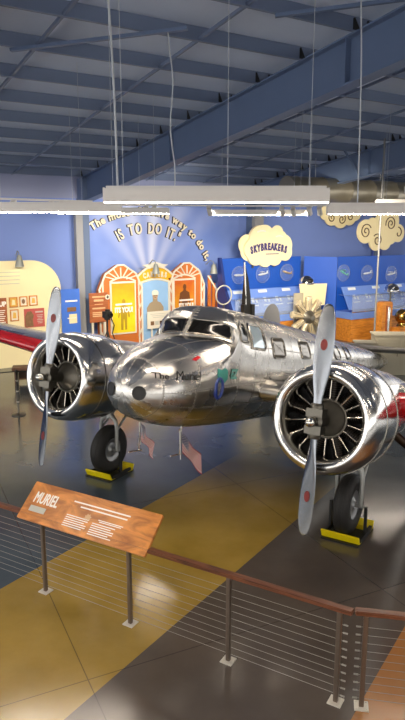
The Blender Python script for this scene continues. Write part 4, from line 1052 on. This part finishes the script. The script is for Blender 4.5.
for sg in (1, -1):
    ox = Vector((sg*2.16, 0, 0))
    # cowling: open ring with a rolled lip
    prof = [(.62, .48), (.34, .48), (.21, .49), (.145, .515), (.115, .555), (.12, .595), (.17, .642), (.27, .678), (.45, .702), (.75, .708), (1.0, .695), (1.20, .665), (1.20, .65), (.8, .66), (.62, .60)]
    mb = MB(); mb.lathe(prof, ox, (0, 1, 0), 64, uvs=True); cw = part('cowling', mb, M['cowl'], smooth=50)
    mb = MB(); mb.lathe([(.50, .703), (.50, .709), (.52, .709), (.52, .703)], ox, (0, 1, 0), 64); mb.lathe([(1.02, .690), (1.02, .700), (1.05, .698), (1.05, .688)], ox, (0, 1, 0), 64); part('cowl_band', mb, M['frame_metal'], cw)
    # nacelle body fairing back over the wing
    npf = [(.85, .60), (1.2, .615), (1.5, .61), (1.9, .585), (2.4, .53), (3.0, .43), (3.7, .30), (4.4, .16), (4.9, .05), (5.0, 0)]
    mb = MB(); o_ = len(mb.v)
    mb.lathe(npf, ox, (0, 1, 0), 48, uvs=True); mb.v = [(v[0], v[1], v[2]+.03*max(0, v[1]-1.2)) for v in mb.v]
    nc = part('nacelle', mb, M['skin'])
    mb = MB()
    def stripe(u, v):
        b = 1.27+.62*u; r = interp(b, [q[0] for q in npf], [q[1] for q in npf])+.008; a = math.radians(-9+26*v)
        return Vector((sg*2.16+sg*r*cos(a), b, r*sin(a)+.03*max(0, b-1.2)))
    mb.grid(stripe, 8, 8); part('red_stripe', mb, M['red'], nc)
    # engine
    mb = MB(); mb.lathe([(.70, 0), (.70, .60)], ox, (0, 1, 0), 40); bf = part('engine', mb, M['black'])
    e = radial_engine(bf, M['engine_grey'], M['soot'], .235, .585, .15, 9, PI/2, ox+Vector((0, .52, 0)), (0, -1, 0), None, .085)
    e.name = 'crankcase'; e.parent = bf
    # (engine parts are built in model coordinates: shift them into place)
    for q in [e]+[c for c in bpy.data.objects if c.parent == e]: q.data.transform(SHIFT)
    for q in [c for c in bpy.data.objects if c.parent == e]: q.parent = bf
    for k in range(18):
        a = 2*PI*(k+.5)/18; mb = MB(); d = Vector((cos(a), 0, sin(a)))
        mb.tube([ox+d*.225+Vector((0, .40, 0)), ox+d*.47+Vector((0, .40, 0))], .0085, 6); part('pushrod', mb, M['rod'], bf)
    mb = MB(); mb.tube([ox+Vector((.235*cos(2*PI*i/32), .40, .235*sin(2*PI*i/32))) for i in range(32)], .014, 8, True); part('ignition_ring', mb, M['engine_grey'], bf)
    # propeller
    mb = MB(); mb.lathe([(.28, .0), (.28, .09), (.10, .085), (.05, .10), (-.05, .10), (-.07, .06), (-.10, .05)], ox, (0, 1, 0), 24)
    pr = part('propeller', mb, M['steel'])
    mb = MB(); mb.lathe([(-.10, .052), (-.13, .062), (-.19, .06), (-.23, .045), (-.245, .02), (-.25, 0)], ox, (0, 1, 0), 20); part('hub_dome', mb, M['bright'], pr)
    for rot in (0, PI):
        rot += math.radians(.8)
        mb = blade_mb(rot); mb.v = [tuple(Vector(v)+ox) for v in mb.v]; bl = part('blade', mb, M['blade'], pr)
        mb = MB(); mb.lathe([(.10, .072), (.12, .078), (.19, .078), (.21, .066)], ox, (sin(rot), 0, cos(rot)), 20); mb.box(ox+Vector((sin(rot)*.10, 0, cos(rot)*.10)), (.20, .17, .10)); part('blade_clamp', mb, M['steel'], pr)
        # oval maker's decal on the blade face: oval with a pale vertical bar
        be = math.radians(19.5); Rm = Matrix.Rotation(rot, 4, 'Y')
        def dec(x, z, off): v = Vector((x*cos(be), x*sin(be)-off, z)); return Rm @ v + ox
        mb = MB()
        for (w_, h_, of) in ((.040, .066, .0165),):
            o1 = [(w_*cos(2*PI*i/20), .90+h_*sin(2*PI*i/20)) for i in range(20)]; mb.add([dec(x, z, of) for x, z in o1]+[dec(x, z, .004) for x, z in o1], [tuple(range(20))]+[(i, (i+1) % 20, (i+1) % 20+20, i+20) for i in range(20)])
        dc = part('decal', mb, M['logo'], bl, smooth=0)
    # gear
    a0 = sg*2.16; wy, wz = 1.35, .455
    ctr = LW(a0, wy, wz); axl = Vector((1, 0, 0))
    tp = [(-.085, .20), (-.105, .26), (-.11, .32), (-.10, .375), (-.075, .405), (-.035, .418), (.035, .418), (.075, .405), (.10, .375), (.11, .32), (.105, .26), (.085, .20)]
    gr_ = MB()
    for s in (-1, 1):   # yoke legs either side of the wheel
        gr_.tube([LW(a0+s*.17, wy, wz), LW(a0+s*.175, wy+.01, wz+.42), LW(a0+s*.15, wy+.02, wz+.52), LW(a0+s*.05, wy+.03, wz+.60)], [.032, .034, .036, .045], 10)
        gr_.tube([LW(a0+s*.175, wy+.01, wz+.36), LW(a0+s*.12, wy+.75, wz+.85)], .022, 8)
    gr_.tube([LW(a0, wy+.03, wz+.56), LW(a0, wy+.10, wz+1.05)], .06, 12)
    gr_.tube([LW(a0-.2, wy, wz), LW(a0+.2, wy, wz)], .028, 10)
    ge = part('landing_gear', gr_, M['gear'])
    mb = MB(); mb.lathe(tp, ctr, axl, 40)
    for g in (-.045, 0, .045): mb.lathe([(g-.006, .4185), (g-.004, .4225), (g+.004, .4225), (g+.006, .4185)], ctr, axl, 40)
    part('tire', mb, M['tire'], ge, smooth=60)
    mb = MB()
    for s in (-1, 1): mb.lathe([(s*.05, 0), (s*.10, .05), (s*.09, .06), (s*.06, .10), (s*.06, .15), (s*.085, .205), (s*.095, .205)], ctr, axl, 28)
    part('wheel_hub', mb, M['hub'], ge)
    mb = MB(); mb.tube([LW(a0+sg*.12, 1.9, 1.55)+Vector((0, 0, 0)), ox+Vector((sg*.50, 1.62, -.22)), ox+Vector((sg*.86, 1.95, -.55)), ox+Vector((sg*1.10, 2.25, -.75))], .062, 12); part('exhaust_pipe', mb, M['exhaust'])
    # pitot mast under the nose
    mb = MB(); x = sg*.24; b0 = .10 if sg > 0 else -.18
    mb.tube([Vector((x, b0, -.36)), Vector((x, b0+.02, -.76))], .014, 8); mb.tube([Vector((x, b0+.08, -.76)), Vector((x, b0-.20, -.76))], .011, 8); part('pitot_mast', mb, M['bright'])
# tail
def tail_sec(a):
    k = abs(a)/3.05; return 9.15+.35*k, 1.35-.55*k, .80+.03*abs(a)
mb = MB(); N = 24; al = [-3.4, -3.36, -3.2]+[-2.4+.48*i for i in range(11)]+[3.2, 3.36, 3.4]
vs = []
for a in al:
    le, ch, cz = tail_sec(a); k = .2 if abs(a) > 3.38 else (.75 if abs(a) > 3.3 else 1)
    for j in range(N):
        q = cos(2*PI*j/N); xc = (1+q)/2; vs.append(Vector((a, le+ch*.5+(xc-.5)*ch*k, cz+af(xc)*ch*.65*k*(1 if j < N/2 else -1))))
fs = [(i*N+j, i*N+(j+1) % N, (i+1)*N+(j+1) % N, (i+1)*N+j) for i in range(len(al)-1) for j in range(N)]
mb.add(vs, fs); part('tailplane', mb, M['skin'])
for sg in (1, -1):
    mb = MB(); n = 36; x0 = sg*3.2
    out = [(9.85+.62*cos(a)*(1+.12*sin(a)), 1.02+.80*sin(a)) for a in [2*PI*i/n for i in range(n)]]
    vs = []
    for (k, x) in ((.0, .035), (.6, .033), (.9, .02), (1.0, 0), (.9, -.02), (.6, -.033), (0, -.035)):
        vs += [Vector((x0+x, 9.85+(b-9.85)*k, 1.02+(c-1.02)*k)) for b, c in out]
    mb.add(vs, [(r*n+i, r*n+(i+1) % n, (r+1)*n+(i+1) % n, (r+1)*n+i) for r in range(6) for i in range(n)]); fn = part('tail_fin', mb, M['skin'])
mb = MB(); tw = LW(0, 9.6, .15); mb.tube([tw+Vector((.05, 0, 0)), LW(.05, 9.35, .75)], .025, 8); mb.tube([tw-Vector((.05, 0, 0)), LW(-.05, 9.35, .75)], .025, 8); tg = part('tail_gear', mb, M['gear'])
mb = MB(); mb.lathe([(-.035, .05), (-.045, .11), (-.025, .15), (.025, .15), (.045, .11), (.035, .05), (-.035, .05)], tw, (1, 0, 0), 24); part('tail_wheel', mb, M['tire'], tg)
# antenna mast on the roof
# ---- wheel chocks
for sg, lab in ((1, 'yellow wheel chock with black posts under the right-hand wheel'), (-1, 'yellow wheel chock with black posts under the left-hand wheel')):
    c = G0+latv*sg*2.16-hv*1.35; Rz = math.atan2(latv.y, latv.x)
    t = thing('wheel_chock', lab, 'wheel chock', (c.x, c.y, 0), Rz)
    mb = MB(); mb.box((0, 0, .012), (.54, .66, .024)); mb.build('base_plate', M['black'], t, 0)
    for s in (-1, 1):
        mb = MB(); mb.prism([(-.27, 0), (.27, 0), (.27, .12), (-.27, .12)], .025, Matrix.Translation((0, s*.28, .022)) @ Matrix.Rotation(s*-.45, 4, 'X')); mb.prism([(-.27, 0), (.27, 0), (.27, .02), (-.27, .02)], .10, Matrix.Translation((0, s*.28-(.0 if s < 0 else .10), .022))); mb.build('chock_bar', M['yellow'], t, 0)
        mb = MB(); mb.box((s*.25, 0, .24), (.035, .05, .44)); mb.box((s*.255, 0, .06), (.04, .5, .05)); mb.build('post', M['black'], t, 0)
# ---- little flags hung on the pitot masts
def flag(world, label, s, yaw):
    t = thing('american_flag', label, 'flag', world, yaw, None)
    w, h = .36*s, .27*s   # the cloth droops: its fly edge hangs down and outward
    def P(x, z): return Vector((x*w*.66+z*h*.06+.015*sin(x*7)*x, .03*sin(x*8+z*4), .14*s-x*w*.80-z*h*.95))
    mb = MB(); mb.tube([(-.02, 0, .16*s), (-.01, 0, -.22*s)], .007, 6); mb.build('stick', M['pole_white'], t)
    mb = MB(); mb.tube([(-.02, 0, .16*s), (-.02, 0, .175*s)], .012, 8); mb.build('finial', M['brass'], t)
    red = MB(); whi = MB(); blu = MB()
    for i in range(13):
        x0, x1 = i/13, (i+1)/13; tgt = red if i % 2 == 0 else whi
        z0 = .40 if i < 7 else 0
        tgt.grid(lambda u, v: P(v*1.0, 0)*0+P(z0+(1-z0)*v, x0+(x1-x0)*u), 2, 8)
    blu.grid(lambda u, v: P(.40*v, 7/13*u), 6, 6)
    red.build('red_stripes', M['flag_red'], t); whi.build('white_stripes', M['flag_white'], t); blu.build('canton', M['flag_blue'], t)
    st = MB()
    for i in range(5):
        for j in range(4):
            c = P(.05+.08*i, .07+.12*j); c.y -= .004; st.prism([(c.x+.010*s*cos(PI/2+k*PI/5)*(1 if k % 2 == 0 else .45), c.z+.010*s*sin(PI/2+k*PI/5)*(1 if k % 2 == 0 else .45)) for k in range(10)], .001, Matrix.Translation((0, c.y, 0)))
    st.build('stars', M['flag_white'], t, 0)
def mw(a, b, c): return PM @ (SHIFT @ Vector((a, b, c)))
flag(mw(.26, .10, -.60), 'small american flag hanging below the middle of the nose', 1.08, -.1)
flag(mw(-.22, -.18, -.50), 'small american flag hanging beside the left-hand wheel', .85, -.6)

# ------------------------------------------------------------------ railing and reading panel
RA = Vector((-1.86, 6.92, 0)); RB = Vector((1.21, 5.10, 0)); rd = (RB-RA).normalized(); RH = .93
def railing(name, label, org, dirv, s0, s1, posts, caps):
    ang = math.atan2(dirv.y, dirv.x); t = thing(name, label, 'railing', org, ang)
    for s in posts:
        mb = MB(); mb.box((s, 0, (RH-.02)/2), (.042, .042, RH-.02)); p = mb.build('post', M['post'], t, 0, bevel=.004)
        mb = MB(); mb.box((s, 0, .006), (.125, .125, .012))
        for i in (-1, 1):
            for j in (-1, 1): mb.lathe([(.012, .009), (.02, .009), (.02, 0)], (s+i*.045, j*.045, 0), n=8)
        mb.build('base_plate', M['plate'], p, 0)
    mb = MB(); mb.box(((s0+s1)/2, 0, RH+.012), (s1-s0, .085, .04)); mb.build('handrail', M['rail_wood'], t, 0, bevel=.008)
    for k in range(10):
        z = .085+k*.079; mb = MB(); mb.tube([(caps[0], 0, z), (caps[1], 0, z)], .0020, 6)
        for q, f in ((caps[0], 1), (caps[1], 1)):
            mb.lathe([(-.02, 0), (-.02, .008), (.02, .008), (.02, 0)], (q, 0, z), (1, 0, 0), 8)
        mb.build('cable', M['cable'], t)
    return t
L_ = (RB-RA).length
corner = Vector((1.33, 5.06, 0)); sc0 = (corner-RA).dot(rd)
railing('cable_railing', 'long steel cable railing with wooden handrail running behind the reading panel', RA, rd, -2.2, sc0-.004, [-1.2, 0, 1.25, 2.46, L_], (-2.2, L_+.06))
rr_ = Vector((1, -.19, 0)).normalized(); P5 = Vector((1.43, 5.05, 0))
s5 = (P5-corner).dot(rr_)
railing('cable_railing', 'short steel cable railing with wooden handrail at the bottom right corner', corner+Vector((0, -.0, 0)), rr_, .004, 2.6, [s5, s5+1.25], (s5-.06, 2.5))
# reading panel on the rail
TL = (-.06, .0); 
ang = math.atan2(rd.y, rd.x)
pc = RA+rd*.60
t = thing('information_board', 'tilted honey-wood reading panel titled MURIEL on the long railing', 'reading panel', (pc.x, pc.y, 0), ang)
pw, ph = 1.84, .475; TP = math.radians(48)     # leaning back from the viewer
PMx = Matrix.Translation((0, -.09, RH-.02)) @ Matrix.Rotation(-TP, 4, 'X')
mb = MB(); mb.prism(rrect(-pw/2, 0, pw/2, ph, .012, 2), .03, PMx); pn = mb.build('board', M['sign_wood'], t, 0)
def on_panel(mb, x, z, w, h): mb.prism([(x, z), (x+w, z), (x+w, z+h), (x, z+h)], .003, PMx @ Matrix.Translation((0, -.0025, 0)))
mb = MB(); vs, fs = text_mesh('MURIEL', .19, .0015, .58, 0, 'LEFT', 0); Q = PMx @ Matrix.Translation((-pw/2+.10, -.002, ph-.19)) @ FACE; [mb.add([Q @ (v+Vector((dx, dy, dx*.01))) for v in vs], fs) for dx, dy in ((0, 0), (.006, 0), (.003, .004), (.003, -.004))]; mb.build('title_lettering', M['white'], t, 0)
mb = MB(); on_panel(mb, -pw/2+.11, ph-.36, .24, .07); mb.build('subtitle_plate', M['pale_grey'], t, 0)
mb = MB(); on_panel(mb, -.25, ph-.12, .80, .016); on_panel(mb, -.13, ph-.165, .66, .016)
on_panel(mb, .18, ph-.25, .34, .009); on_panel(mb, .20, ph-.268, .3, .009)
for k in range(6):
    on_panel(mb, -.26, ph-.285-.025*k, .32-.04*(k % 3 == 2), .010)
    on_panel(mb, .12, ph-.30-.025*k, .32-.05*(k % 3 == 1), .010)
mb.build('text_lines', M['white'], t, 0)
mb = MB(); mb.prism([(.03+.05*cos(2*PI*i/16)*(1 if i % 2 else .7), ph-.255+.05*sin(2*PI*i/16)*(1 if i % 2 else .7)) for i in range(16)], .003, PMx @ Matrix.Translation((0, -.0025, 0))); mb.build('compass_motif', M['tan_text'], t, 0)
for s in (-.55, .55):
    mb = MB(); mb.box((s, .035, RH+.045), (.05, .05, .03)); mb.build('bracket', M['post'], t, 0)

# ------------------------------------------------------------------ camera, world, exposure
cd = bpy.data.cameras.new('camera'); cam = bpy.data.objects.new('camera', cd); COL.objects.link(cam)
cd.sensor_fit = 'VERTICAL'; cd.sensor_height = 36; cd.lens = 642/720*36
cam.location = (0, 0, 4.214); cam.rotation_euler = (PI/2-math.atan((360-229)/642), 0, 0); cd.clip_end = 200
SC.camera = cam
w = bpy.data.worlds.new('world'); SC.world = w; w.use_nodes = True
w.node_tree.nodes['Background'].inputs[0].default_value = (1, .97, .93, 1); w.node_tree.nodes['Background'].inputs[1].default_value = 1.5
SC.view_settings.view_transform = 'Standard'; SC.view_settings.look = 'None'; SC.view_settings.gamma = 1
SC.view_settings.exposure = 1.1
